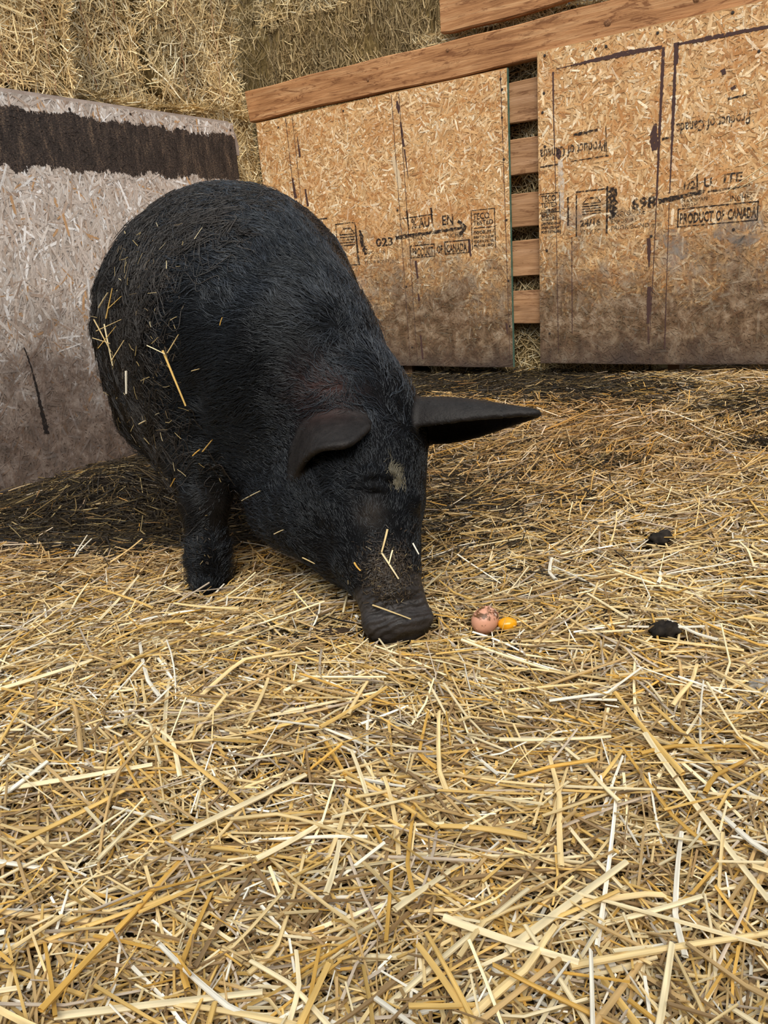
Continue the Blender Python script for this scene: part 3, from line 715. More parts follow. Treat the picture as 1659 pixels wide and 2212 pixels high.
bale(lpt(-.275, .13, 1.31), LA, .48, .40, .62, 406, 'broad upper golden hay bale beside the dark gap in the stack', 8000, HAY_L)
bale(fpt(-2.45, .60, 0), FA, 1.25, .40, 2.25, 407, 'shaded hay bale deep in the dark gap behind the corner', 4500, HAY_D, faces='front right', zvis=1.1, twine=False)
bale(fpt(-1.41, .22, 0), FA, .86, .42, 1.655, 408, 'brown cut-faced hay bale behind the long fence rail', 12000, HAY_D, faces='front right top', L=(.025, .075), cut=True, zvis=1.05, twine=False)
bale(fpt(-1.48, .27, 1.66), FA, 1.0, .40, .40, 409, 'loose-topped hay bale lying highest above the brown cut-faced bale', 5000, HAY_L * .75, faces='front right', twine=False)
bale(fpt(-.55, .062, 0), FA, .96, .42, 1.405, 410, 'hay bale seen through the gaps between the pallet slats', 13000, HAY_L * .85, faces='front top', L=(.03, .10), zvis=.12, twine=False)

# dark barn wall far behind, seen only through the gap between the two rails
M_BACK = mat_wood('old_dark_boards', (.05, .045, .042), (.085, .08, .078), (.12, .12, .125))
wb = empty('wall_back', fpt(-2.6, 1.35, 0), FA); wb['kind'] = 'structure'
for i in range(24): obj('plank', box_mesh('plank', i * .20, i * .20 + .195, 0, .022, 0, 3.0, 1, 1), M_BACK, wb)
# ------------------------------------------------------------------ the pig: one continuous body from a distance field
def smin(a, b, k):
    hh = np.clip(0.5 + 0.5 * (b - a) / k, 0, 1)
    return b * (1 - hh) + a * hh - k * hh * (1 - hh)

class Field:
    def __init__(s, lo, hi, h):
        s.lo = np.array(lo, float); s.h = h
        s.n = np.ceil((np.array(hi) - s.lo) / h).astype(int) + 1
        s.F = np.full(s.n, 1.0, np.float32)
    def sub(s, lo, hi):
        a = np.clip(np.floor((np.array(lo) - s.lo) / s.h).astype(int), 0, s.n)
        b = np.clip(np.ceil((np.array(hi) - s.lo) / s.h).astype(int) + 1, 0, s.n)
        sl = tuple(slice(a[i], b[i]) for i in range(3))
        ax = [s.lo[i] + s.h * np.arange(a[i], b[i]) for i in range(3)]
        G = np.stack(np.meshgrid(*ax, indexing='ij'), -1).astype(np.float32)
        return sl, G
    def put(s, fn, lo, hi, k, carve=False):
        m = k + 3 * s.h
        sl, G = s.sub(np.array(lo) - m, np.array(hi) + m)
        d = fn(G).astype(np.float32)
        s.F[sl] = -smin(-s.F[sl], d, k) if carve else smin(s.F[sl], d, k)

def seg_fn(a, b, wa, ha, wb, hb, up=(0, 0, 1)):
    a = np.array(a, np.float32); b = np.array(b, np.float32); ab = b - a; L2 = ab @ ab; dr = ab / math.sqrt(L2)
    lat = np.cross(dr, np.array(up, np.float32)); lat /= np.linalg.norm(lat); ver = np.cross(lat, dr)
    def fn(G):
        q = G - a; t = np.clip((q @ ab) / L2, 0, 1)
        off = q - t[..., None] * ab
        w = wa + (wb - wa) * t; hh = ha + (hb - ha) * t; m = np.minimum(w, hh)
        return (np.sqrt((off @ lat / w) ** 2 + (off @ ver / hh) ** 2 + (off @ dr / m) ** 2 + 1e-9) - 1) * m
    return fn

def chain(F, nodes, k, up=(0, 0, 1), carve=False):
    for (a, wa, ha), (b, wb, hb) in zip(nodes[:-1], nodes[1:]):
        r = max(wa, ha, wb, hb)
        lo = np.minimum(a, b) - r; hi = np.maximum(a, b) + r
        F.put(seg_fn(a, b, wa, ha, wb, hb, up), lo, hi, k, carve)

def ball(F, c, r, k, carve=False):
    c = np.array(c, np.float32); r = np.broadcast_to(np.array(r, np.float32), (3,))
    F.put(lambda G: (np.sqrt((((G - c) / r) ** 2).sum(-1) + 1e-9) - 1) * r.min(), c - r, c + r, k, carve)

def cloud(F, P, th, k):
    P = np.asarray(P, np.float32); th = np.broadcast_to(np.asarray(th, np.float32), (len(P),))
    def fn(G):
        S = G.shape[:-1]; g = G.reshape(-1, 3); best = np.full(len(g), 1.0, np.float32)
        for i in range(0, len(g), 20000):
            d = np.sqrt(((g[i:i + 20000, None, :] - P[None]) ** 2).sum(-1)) - th[None]
            best[i:i + 20000] = d.min(1)
        return best.reshape(S)
    F.put(fn, P.min(0) - th.max(), P.max(0) + th.max(), k)

def surface_nets(F):
    S = F.F < 0; V = F.F; n = F.n
    c = np.zeros(n - 1, np.int8)
    for dx in (0, 1):
        for dy in (0, 1):
            for dz in (0, 1):
                c += S[dx:n[0] - 1 + dx, dy:n[1] - 1 + dy, dz:n[2] - 1 + dz]
    act = (c > 0) & (c < 8); idx = np.full(n - 1, -1, np.int64); A = np.argwhere(act); idx[act] = np.arange(len(A))
    acc = np.zeros((len(A), 3)); cnt = np.zeros(len(A))
    corners = [(x, y, z) for x in (0, 1) for y in (0, 1) for z in (0, 1)]
    for p in corners:
        for ax in range(3):
            if p[ax]: continue
            q = list(p); q[ax] = 1
            va = V[A[:, 0] + p[0], A[:, 1] + p[1], A[:, 2] + p[2]]; vb = V[A[:, 0] + q[0], A[:, 1] + q[1], A[:, 2] + q[2]]
            m = (va < 0) != (vb < 0)
            t = np.where(m, va / np.where(m, va - vb, 1), 0)
            pt = np.tile(np.array(p, float), (len(A), 1)); pt[:, ax] = t
            acc[m] += pt[m]; cnt[m] += 1
    P = (A + acc / cnt[:, None]) * F.h + F.lo
    quads = []
    for ax in range(3):
        o1, o2 = (ax + 1) % 3, (ax + 2) % 3
        a = [slice(1, -1)] * 3; a[ax] = slice(0, n[ax] - 1); b = list(a); b[ax] = slice(1, n[ax])
        Sa, Sb = S[tuple(a)], S[tuple(b)]
        E_ = np.argwhere(Sa != Sb)
        ins = Sa[E_[:, 0], E_[:, 1], E_[:, 2]]
        E_ = E_ + np.array([0 if i == ax else 1 for i in range(3)])
        def cell(d1, d2):
            e = E_.copy(); e[:, o1] -= d1; e[:, o2] -= d2; return idx[e[:, 0], e[:, 1], e[:, 2]]
        q = np.stack([cell(1, 1), cell(0, 1), cell(0, 0), cell(1, 0)], 1)
        q[~ins] = q[~ins][:, ::-1]
        quads.append(q)
    return P, np.concatenate(quads)

def laplace(P, Q, it, lam=0.5):
    e = np.concatenate([Q[:, [0, 1]], Q[:, [1, 2]], Q[:, [2, 3]], Q[:, [3, 0]]])
    e = np.concatenate([e, e[:, ::-1]])
    deg = np.bincount(e[:, 0], minlength=len(P))[:, None]
    for _ in range(it):
        s = np.stack([np.bincount(e[:, 0], P[e[:, 1], i], minlength=len(P)) for i in range(3)], 1)
        P = P + lam * (s / np.maximum(deg, 1) - P)
    return P

TORSO = [((-0.365, 2.27, 0.51), .16, .19), ((-0.352, 2.16, 0.52), .238, .255), ((-0.332, 2.00, 0.52), .278, .275),
         ((-0.305, 1.82, 0.485), .28, .28), ((-0.245, 1.66, 0.45), .228, .25), ((-0.157, 1.54, 0.40), .163, .20),
         ((-0.072, 1.46, 0.335), .125, .15)]
HEAD = [((-0.035, 1.435, 0.305), .118, .118), ((-0.035, 1.355, 0.235), .095, .098), ((-0.02, 1.285, 0.165), .071, .073),
        ((-0.012, 1.235, 0.105), .056, .056), ((0.0, 1.20, 0.062), .052, .052)]
def build_pig():
    F = Field((-0.80, 1.02, -0.03), (0.42, 2.55, 0.92), 0.0046)
    chain(F, TORSO, .07)
    chain(F, HEAD, .045)
    # nose disc
    chain(F, [((0.004, 1.19, 0.052), .056, .05), ((0.007, 1.172, 0.032), .060, .045)], .010)
    # jowls, throat
    chain(F, [((-0.13, 1.50, 0.27), .12, .14), ((-0.085, 1.40, 0.175), .105, .09), ((-0.03, 1.31, 0.10), .07, .055)], .06)
    chain(F, [((-0.24, 1.60, 0.27), .12, .10), ((-0.15, 1.46, 0.16), .10, .075), ((-0.06, 1.34, 0.095), .07, .05)], .05)
    chain(F, [((0.01, 1.46, 0.25), .08, .10), ((0.01, 1.37, 0.18), .06, .07)], .05)
    # shoulders and legs (right front is the one in view)
    chain(F, [((-0.34, 1.68, 0.40), .12, .16), ((-0.368, 1.56, 0.25), .068, .08)], .07)
    chain(F, [((-0.366, 1.55, 0.25), .054, .06), ((-0.366, 1.51, 0.16), .044, .047), ((-0.366, 1.485, 0.07), .039, .041), ((-0.368, 1.475, 0.02), .040, .042)], .03)
    chain(F, [((-0.37, 1.462, 0.010), .034, .024), ((-0.368, 1.44, 0.0), .026, .018)], .012)
    chain(F, [((-0.10, 1.72, 0.36), .11, .14), ((-0.08, 1.66, 0.20), .065, .07), ((-0.075, 1.63, 0.08), .042, .044), ((-0.075, 1.615, 0.015), .045, .045)], .05)
    for sx in (-1, 1):
        hx = -0.365 + sx * 0.15
        chain(F, [((hx, 2.14, 0.42), .13, .19), ((hx, 2.05, 0.27), .085, .10)], .07)
        chain(F, [((hx, 2.05, 0.27), .065, .075), ((hx, 2.16, 0.16), .045, .05), ((hx, 2.12, 0.06), .040, .042), ((hx, 2.10, 0.015), .044, .045)], .04)
    ball(F, (-0.385, 1.86, 0.325), (.195, .28, .165), .08)      # belly
    # brow and eyelids
    def on(u, v, d=0.0):                                            # a point on (d>0: under) the skin built so far
        ys = np.linspace(1.03, 1.6, 400); P = np.array([at(u, v, y) for y in ys]); i = np.round((P - F.lo) / F.h).astype(int)
        i = np.clip(i, 0, F.n - 1); k = np.argmax(F.F[i[:, 0], i[:, 1], i[:, 2]] < 0); return at(u, v, ys[k] + d)
    ball(F, on(812, 1055, .006), (.020, .016, .015), .012); ball(F, on(893, 1078, .014), (.014, .014, .014), .012)
    chain(F, [(on(772, 1042, .005), .010, .009), (on(800, 1026, .003), .012, .010), (on(838, 1030, .004), .010, .009)], .014)
    grooves = [[(784, 1060), (800, 1067), (822, 1067)], [(778, 1046), (798, 1038), (826, 1037), (850, 1048)], [(766, 1060), (769, 1088), (782, 1122)],
               [(806, 1298), (850, 1296), (905, 1288)], [(808, 1310), (855, 1309), (912, 1301)], [(812, 1321), (860, 1320), (916, 1312)], [(840, 1304), (880, 1303), (908, 1295)]]
    rows = [[(on(u, v, -.001 if v < 1150 else 0), .0034 if v < 1150 else .0046, .0034 if v < 1150 else .0046) for u, v in g_] for g_ in grooves]
    chain(F, [(on(806, 1346, .010), .014, .014), (on(862, 1348, .008), .016, .016), (on(918, 1334, .010), .014, .014)], .010)   # rim of the snout disc
    for P3 in rows: chain(F, P3, .005, carve=True)
    ears(F)
    return F

def ear_sheet(base, tip, open_dir, w0, arc, n1=44, n2=36, bend=(0, 0, 0), power=0.75, shift=0.0):
    """a leaf rolled into a gutter: mid-line base->tip, opening towards open_dir"""
    base, tip, open_dir, bend = (np.array(v, float) for v in (base, tip, open_dir, bend))
    ax = tip - base; L = np.linalg.norm(ax); ax /= L
    o = open_dir - ax * (open_dir @ ax); o /= np.linalg.norm(o); side = np.cross(ax, o)
    pts = []
    for i in range(n1):
        s = i / (n1 - 1)
        c = base + ax * L * s + bend * 4 * s * (1 - s)
        w = w0 * (1 - s) ** power * (0.80 + 0.9 * s * (1 - s) * 1.6) + 0.004
        for j in range(n2):
            th = (j / (n2 - 1) * 2 - 1) * arc * (1 - 0.25 * s) + shift
            pts.append(c + w * (math.sin(th) * side - (math.cos(th) - 0.35) * o))
    return np.array(pts)

def at(px, py, y):
    r = M_.T @ np.array([px - CX, py - CY, FPX]); return r * (y / r[1]) + np.array([0, 0, CAMH])

def spline(P, n):
    P = np.array(P, float); m = len(P); t = np.linspace(0, m - 1, n); i = np.minimum(t.astype(int), m - 2); f = (t - i)[:, None]
    g = lambda k: P[np.clip(k, 0, m - 1)]
    p0, p1, p2, p3 = g(i - 1), g(i), g(i + 1), g(i + 2)
    return 0.5 * (2 * p1 + (p2 - p0) * f + (2 * p0 - 5 * p1 + 4 * p2 - p3) * f * f + (3 * p1 - p0 - 3 * p2 + p3) * f ** 3)

EAR_PTS = []
def ears(F):
    # left ear, spread sideways, hollow facing down and forward
    P = ear_sheet((0.075, 1.44, 0.314), (0.283, 1.335, 0.328), (0.15, -0.60, -0.80), .060, 1.75, bend=(0.0, 0, -0.004))
    cloud(F, P, .0062, .012); EAR_PTS.append(P)
    # right ear, a broad leaf flopped forward over the cheek like a hood
    n1, n2 = 46, 34
    B = spline([at(642, 1030, 1.385), at(655, 985, 1.42), at(690, 915, 1.45), at(745, 895, 1.45), at(795, 905, 1.42)], n1)
    Mg = spline([at(637, 1038, 1.33), at(656, 996, 1.285), at(692, 968, 1.245), at(752, 958, 1.235), at(794, 924, 1.28)], n1)
    t = np.linspace(0, 1, n1)[:, None]
    out = np.array([-0.25, -0.1, 1.0]); out /= np.linalg.norm(out)
    pts = []
    for j in range(n2):
        s = j / (n2 - 1)
        pts.append(B * (1 - s) + Mg * s + out * 0.030 * 4 * s * (1 - s) * np.sin(np.pi * (0.12 + 0.76 * t)))
    # thicker rolled rim
    P = np.concatenate(pts); th = np.full(len(P), .0058); th[-n1:] = .0078
    cloud(F, P, th, .010); EAR_PTS.append(P)
PF = build_pig()
PV, PQ = surface_nets(PF)
PV = laplace(PV, PQ, 1)

def sample_field(P):
    q = (P - PF.lo) / PF.h; i = np.clip(np.floor(q).astype(int), 0, PF.n - 2); f = q - i; r = 0
    for dx in (0, 1):
        for dy in (0, 1):
            for dz in (0, 1):
                w = (f[:, 0] if dx else 1 - f[:, 0]) * (f[:, 1] if dy else 1 - f[:, 1]) * (f[:, 2] if dz else 1 - f[:, 2])
                r = r + w * PF.F[i[:, 0] + dx, i[:, 1] + dy, i[:, 2] + dz]
    return r

def on_pig(px, py):
    """point of the coat and its outward normal"""
    ys = np.linspace(1.03, 2.4, 900); rr = M_.T @ np.array([px - CX, py - CY, FPX]); d = rr[None] * (ys / rr[1])[:, None] + np.array([0, 0, CAMH]); f = sample_field(d)
    k = np.argmax(f < 0.0); p = d[k]; h = .012
    g = np.array([sample_field((p + np.eye(3)[i] * h)[None])[0] - sample_field((p - np.eye(3)[i] * h)[None])[0] for i in range(3)])
    return p, g / (np.linalg.norm(g) + 1e-9)

def vert_normals(V, Q):
    fn = np.cross(V[Q[:, 2]] - V[Q[:, 0]], V[Q[:, 3]] - V[Q[:, 1]])
    n = np.zeros_like(V)
    for i in range(4):
        for a in range(3): n[:, a] += np.bincount(Q[:, i], fn[:, a], minlength=len(V))
    return norm(n)
PN = vert_normals(PV, PQ)

# regions of the coat
SPINE = np.array([n[0] for n in HEAD[::-1]] + [(-.06, 1.45, .33)] + [n[0] for n in TORSO[::-1][1:]] + [(-.37, 2.4, .42)])
def spine_dir(P):
    best = np.full(len(P), 9.0); D = np.zeros_like(P); T = np.zeros(len(P))
    tot = np.linalg.norm(np.diff(SPINE, axis=0), axis=1); cum = np.concatenate([[0], np.cumsum(tot)])
    acc = np.zeros_like(P); ws = np.zeros(len(P))
    for i in range(len(SPINE) - 1):
        a, b = SPINE[i], SPINE[i + 1]; ab = b - a; t = np.clip((P - a) @ ab / (ab @ ab), 0, 1)
        d = np.linalg.norm(P - (a + t[:, None] * ab), axis=1)
        m = d < best; best[m] = d[m]; T[m] = cum[i] + t[m] * tot[i]
        w = np.exp(-(d / .06)); acc += w[:, None] * ab / tot[i]; ws += w
    return norm(acc), T
PD, PT = spine_dir(PV)
EARS = np.concatenate(EAR_PTS)
def ear_dist(P):
    d = np.full(len(P), 1.0); near = np.where((P[:, 1] < 1.5) & (P[:, 2] > .2))[0]
    for i in range(0, len(near), 3000):
        k = near[i:i + 3000]; d[k] = np.sqrt(((P[k][:, None] - EARS[None, ::2]) ** 2).sum(-1)).min(1)
    return d
PE = ear_dist(PV)

def region(P, T, E_):
    x, y, z = P.T
    ear = smoothstep(.016, .010, E_)
    nose = smoothstep(.024, .008, T) * smoothstep(.16, .12, z)
    leg = smoothstep(.24, .15, z) * smoothstep(1.44, 1.47, y) * (1 - smoothstep(.20, .3, np.abs(x + .37) * (y < 1.75) + 9 * 0))
    leg = np.where((y < 1.62) & (x > -.27), 0, leg)
    flank = smoothstep(-.28, -.40, x) * smoothstep(1.50, 1.75, y) * smoothstep(.78, .62, z)
    face = smoothstep(.46, .36, T)
    return ear, nose, leg, flank, face

def coat_colour(P, T, E_, hair=False):
    ear, nose, leg, flank, face = region(P, T, E_)
    c = np.tile(np.array([.0035, .0038, .0046]), (len(P), 1))
    def mix(c, w, k): return c * (1 - w[:, None]) + w[:, None] * np.array(k)
    n = .5 + .5 * vnoise(P, 14.0, 31)
    c = mix(c, flank * (.35 + .65 * n), (.011, .0082, .0062) if hair else (.012, .009, .0068)); c = mix(c, leg, (.010, .0082, .007))
    c = mix(c, ear * .9, (.015, .0125, .0115) if not hair else (.010, .009, .0085))
    patch, _ = on_pig(700, 845)
    c = mix(c, .75 * np.exp(-(np.linalg.norm(P - patch, axis=1) / .05) ** 2), (.045, .021, .018))
    mud, _ = on_pig(840, 1240)
    c = mix(c, np.clip(1.2 * np.exp(-(np.linalg.norm(P - mud, axis=1) / .042) ** 2), 0, 1) * (.5 + .5 * n), (.026, .020, .0155))
    ch, _ = on_pig(800, 1110)
    c = mix(c, .55 * np.exp(-(np.linalg.norm(P - ch, axis=1) / .022) ** 2), (.036, .028, .022))
    if not hair: c = mix(c, nose, (.034, .0295, .0280))
    return c

PC = coat_colour(PV, PT, PE)
pigskin, nt, b = new_mat('black_pig_skin')
tc = N(nt, 'ShaderNodeTexCoord').outputs['Object']; c = attr_col(nt)
n1 = noise(nt, tc, 55, 5, 0.65); n2 = noise(nt, tc, 260, 3, 0.6)
r_ = ramp(nt, [(0.3, (.6,) * 3), (0.7, (1.35,) * 3)]); nt.links.new(n1, r_.inputs[0])
nt.links.new(mixcol(nt, 1.0, c, r_.outputs[0], 'MULTIPLY'), b.inputs['Base Color'])
b.inputs['Roughness'].default_value = 0.52; b.inputs['Specular IOR Level'].default_value = 0.3
ba = N(nt, 'ShaderNodeAttribute'); ba.attribute_name = 'bare'
nt.links.new(math_n(nt, 'MULTIPLY_ADD', ba.outputs['Fac'], .34, .05), b.inputs['Specular IOR Level'])
# wrinkles running across the snout: bands along the bridge, only on the nose
wa = N(nt, 'ShaderNodeAttribute'); wa.attribute_name = 'wrinkle'
ww = N(nt, 'ShaderNodeTexWave', wave_type='BANDS', bands_direction='Z', inp={'Scale': 30.0, 'Distortion': 3.5, 'Detail': 2.0, 'Detail Scale': 1.5})
nt.links.new(mapping(nt, tc, (1, 1, 1), rot=(.75, .25, 0)), ww.inputs['Vector'])
hgt = math_n(nt, 'ADD', math_n(nt, 'MULTIPLY', ww.outputs['Fac'], math_n(nt, 'MULTIPLY', wa.outputs['Fac'], 0.85)), math_n(nt, 'MULTIPLY', math_n(nt, 'ADD', n1, n2), 0.45))
bump(nt, b, hgt, 0.5, 0.005)
pme = mesh_np('pig', PV, PQ, PC, True)
_e, _n, _l, _f, _fc = region(PV, PT, PE)
a_ = pme.attributes.new('bare', 'FLOAT', 'POINT'); a_.data.foreach_set('value', np.ascontiguousarray(np.maximum(_n * .8, _e * .4), np.float32))
a_ = pme.attributes.new('wrinkle', 'FLOAT', 'POINT'); a_.data.foreach_set('value', np.ascontiguousarray(_n, np.float32))
pig = obj('pig', pme, pigskin)
tag(pig, 'large black hairy pig with its head lowered, nosing in the straw', 'pig')

# ------------------------------------------------------------------ coat: bristles as hair strands
def strands(name, roots, dirs, nrm, length, colr, r, npt=6, lift=.25, wave=.18, wfreq=1.5, rad=(.00055, .00016), coh=.6, sag=.25, clump=None, cell=.012):
    n = len(roots)
    coher = np.stack([vnoise(roots, 16.0, 51), vnoise(roots, 16.0, 52), vnoise(roots, 16.0, 53)], 1) * coh
    coher += np.stack([vnoise(roots, 45.0, 54), vnoise(roots, 45.0, 55), vnoise(roots, 45.0, 56)], 1) * coh * .8
    d = norm(dirs + coher + r.normal(0, .12, (n, 3)))
    d = norm(d - nrm * (d * nrm).sum(1, keepdims=True))
    side = np.cross(nrm, d); ph = 6.28 * vnoise(roots, 22.0, 57) + r.normal(0, .5, n)
    P = np.empty((n, npt, 3), np.float32); t = np.linspace(0, 1, npt)
    lf = np.asarray(lift) * (1 + .5 * r.normal(0, 1, n)); lf = np.clip(lf, .03, 1.2)
    for i, ti in enumerate(t):
        w = np.sin(ph + wfreq * 6.28 * ti) - np.sin(ph)
        P[:, i] = roots + (length * ti)[:, None] * d + nrm * (length * lf * (ti - .55 * ti * ti))[:, None] \
                  + side * (length * np.asarray(wave) * w * .35)[:, None]
        P[:, i, 2] -= sag * length * ti * ti * .6
    if clump is not None:                                             # matted locks: neighbours lean to one guide strand
        key = np.floor(roots / cell).astype(np.int64); kid = key[:, 0] * 73856093 ^ key[:, 1] * 19349663 ^ key[:, 2] * 83492791
        _, first, inv = np.unique(kid, return_index=True, return_inverse=True); gd = first[inv]
        s_ = np.minimum(1.0, length / length[gd])
        for i, ti in enumerate(t):
            if i == 0: continue
            tgt = P[gd, i] + (roots - roots[gd]) * .12
            P[:, i] += ((tgt - P[:, i]) * (clump * ti ** .8 * s_)[:, None]).astype(np.float32)
    hc = bpy.data.hair_curves.new(name); hc.add_curves([npt] * n)
    hc.attributes['position'].data.foreach_set('vector', P.ravel())
    rr = (np.tile(np.linspace(rad[0], rad[1], npt, dtype=np.float32), n).reshape(n, npt) * (.75 + length * 9)[:, None]).astype(np.float32).ravel()
    ra = hc.attributes.get('radius') or hc.attributes.new('radius', 'FLOAT', 'POINT'); ra.data.foreach_set('value', rr)
    ca = hc.attributes.new('Col', 'FLOAT_COLOR', 'POINT')
    cc = np.repeat(np.concatenate([colr, np.ones((n, 1))], 1), npt, axis=0).astype(np.float32); ca.data.foreach_set('color', cc.ravel())
    o = bpy.data.objects.new(name, hc); col.objects.link(o); return o

M_HAIR, nt, b = new_mat('black_bristle')
nt.links.new(attr_col(nt), b.inputs['Base Color']); b.inputs['Roughness'].default_value = 0.32; b.inputs['Specular IOR Level'].default_value = 0.40; b.inputs['Specular Tint'].default_value = (.88, .94, 1.0, 1)

def sample_surface(n, weight, r):
    tri = np.concatenate([PQ[:, [0, 1, 2]], PQ[:, [0, 2, 3]]])
    ar = np.linalg.norm(np.cross(PV[tri[:, 1]] - PV[tri[:, 0]], PV[tri[:, 2]] - PV[tri[:, 0]]), axis=1)
    w = ar * weight[tri].mean(1); k = r.choice(len(tri), n, p=w / w.sum())
    a = r.random(n); c = r.random(n); m = a + c > 1; a[m] = 1 - a[m]; c[m] = 1 - c[m]
    B = np.stack([1 - a - c, a, c], 1)[..., None]
    f = lambda A: (A[tri[k]] * (B if A.ndim == 2 else B[..., 0])).sum(1)
    return f(PV), norm(f(PN)), norm(f(PD)), f(PT), f(PE)

hr = np.random.default_rng(91)
# drop what faces away from every place one could stand: rump rear and ground side keep a thinner coat
wgt = np.where(_n > .4, .02, 1.0) * np.where(_e > .5, .22, 1.0) * np.where(PN[:, 2] < -.6, .35, 1.0) * np.where((PN[:, 1] > .5) & (PV[:, 1] > 1.9), .35, 1.0)
R_, N_, D_, T_, E2 = sample_surface(125000, wgt, hr)
ear, nose, leg, flank, face = region(R_, T_, E2)
ridge = smoothstep(.55, .9, N_[:, 2])
ln = .032 + .045 * flank + .012 * smoothstep(.1, -.3, N_[:, 2])
cheek = face * smoothstep(-.02, -.08, R_[:, 0]) * smoothstep(.12, .2, T_); ln = ln * (1 - face) + (.012 + .018 * cheek) * face; ln = ln * (1 - leg) + .011 * leg; ln = ln * (1 - ear) + .005 * ear; ln = ln * (1 - nose) + .003 * nose
crest = np.exp(-((T_ - .52) / .14) ** 2) * ridge; ln = ln + .012 * crest * (1 - ear)
ln = ln * hr.uniform(.55, 1.25, len(R_))
dirs = D_ + np.array([0, 0, -1.0]) * (.35 + .5 * flank + .9 * leg)[:, None] + np.array([-.25, 0, 0]) * (1 - face)[:, None] * smoothstep(.0, -.25, R_[:, 0])[:, None]
earax = np.where((R_[:, 0] > .05)[:, None], np.array([[1.0, -.4, 0]]), np.array([[-.1, -1.0, -.2]]))
dirs = dirs * (1 - ear)[:, None] + earax * ear[:, None]
hc_ = coat_colour(R_, T_, E2, True) * hr.uniform(.6, 1.5, (len(R_), 1))
coat = strands('coat_bristles', R_, dirs, N_, ln, hc_, hr, 6, lift=.16 + .12 * crest + .08 * flank, wave=.10 + .55 * flank, wfreq=1.2, clump=(.30 + .55 * flank) * (1 - ear) * (1 - .5 * face), cell=.013)
coat.data.materials.append(M_HAIR); coat.parent = pig; coat['kind'] = 'stuff'; coat['label'] = 'coarse black bristles, muddy and matted on the flank'
# coarse guard hairs: long matted locks on the flank, stiff bristles along back and neck
def guard(name, n, sel, ln_, colr_, lift_, wave_, clump_, cell_, rad_, label):
    wg = sel(PV, PN, *region(PV, PT, PE)); R1, N1, D1, T1, E1 = sample_surface(n, np.clip(wg, 0, 1) + 1e-6, hr)
    e1, n1_, l1, f1, fa1 = region(R1, T1, E1)
    d1 = D1 + np.array([0, 0, -1.0]) * (.30 + .55 * f1)[:, None] + np.array([-.25, 0, 0]) * (1 - fa1)[:, None] * smoothstep(.0, -.25, R1[:, 0])[:, None]
    o1 = strands(name, R1, d1, N1, ln_ * hr.uniform(.6, 1.25, n), np.array([colr_]) * hr.uniform(.35, 1.6, (n, 1)), hr, 7, lift_, wave_, 1.3, rad_, .75, .3, np.full(n, clump_), cell_)
    o1.data.materials.append(M_GUARD if 'lock' in name else M_HAIR); o1.parent = pig; o1['kind'] = 'stuff'; o1['label'] = label
M_GUARD, nt, b = new_mat('muddy_guard_hair')
nt.links.new(attr_col(nt), b.inputs['Base Color']); b.inputs['Roughness'].default_value = 0.42; b.inputs['Specular IOR Level'].default_value = 0.4
guard('matted_locks', 20000, lambda P, Nn, e_, n_, l_, f_, c_: smoothstep(-.14, -.30, P[:, 0]) * smoothstep(1.44, 1.54, P[:, 1]) * smoothstep(.80, .66, P[:, 2]) * smoothstep(.10, .2, P[:, 2]) * (1 - l_) * (1 - e_), .064, (.0175, .0135, .0105), .22, .80, .80, .020, (.0007, .0002), 'long muddy brown locks matted on the flank')
guard('neck_bristles', 17000, lambda P, Nn, e_, n_, l_, f_, c_: smoothstep(.25, .7, Nn[:, 2]) * (1 - e_) * (1 - n_) * smoothstep(.22, .34, PT) * (1 - f_), .042, (.021, .0250, .0320), .20, .12, .35, .012, (.0006, .00018), 'stiff black bristles along back and neck, bluish sheen painted into their colour')  # sky highlight along the ridge is put into this lighter bluish colour
guard('cheek_bristles', 7000, lambda P, Nn, e_, n_, l_, f_, c_: c_ * (1 - e_) * (1 - n_) * smoothstep(.02, -.05, P[:, 0]) * smoothstep(.12, .2, PT), .028, (.013, .015, .019), .30, .25, .3, .012, (.0005, .00016), 'black bristles on cheek and jowl')
# pale tuft on the forehead
tp, tn = on_pig(856, 1035)
k_ = 420; q_ = tp + hr.normal(0, 1, (k_, 3)) * np.array([.009, .006, .013]); q_ -= tn * ((q_ - tp) @ tn)[:, None]
tuft = strands('forehead_tuft', q_, np.tile(np.array([.12, .15, .45]), (k_, 1)), np.tile(tn, (k_, 1)), hr.uniform(.010, .022, k_), np.array([[.16, .14, .095]]) * hr.uniform(.3, 1.3, (k_, 1)), hr, 5, lift=.35, wave=.15)
tuft.data.materials.append(M_HAIR); tuft.parent = pig; tuft['label'] = 'tuft of pale hair'; tuft['kind'] = 'stuff'
# crumbs of mud and chaff caked on the snout bridge and flank
cr = []
for (px_, py_, sx, sy, n_, L0) in ((838, 1238, 46, 52, 1200, .0085), (300, 620, 60, 110, 220, .014), (330, 820, 50, 110, 170, .014), (430, 1180, 25, 60, 60, .008)):
    done = 0
    while done < n_:
        p, nn = on_pig(px_ + hr.normal(0, sx * .6), py_ + hr.normal(0, sy * .6)); done += 1
        if p[1] < 1.04: continue
        cr.append((p + nn * .004, nn, L0))
Cc = np.array([c_[0] for c_ in cr]); Nn = np.array([c_[1] for c_ in cr]); Lc = np.array([c_[2] for c_ in cr]) * hr.uniform(.3, 1.3, len(cr))
Dd = np.cross(Nn, hr.normal(0, 1, (len(cr), 3))) + Nn * .2
cl = np.array([(.030, .022, .016), (.050, .036, .024), (.085, .06, .035), (.22, .165, .08)])[hr.choice(4, len(cr), p=[.52, .32, .12, .04])]
v_, f_, c_ = stems(Cc, Dd, Lc, hr.uniform(.0009, .0022, len(cr)), 1, 4, cl, hr, .1, 0, .8, upv=Nn)
gl = []
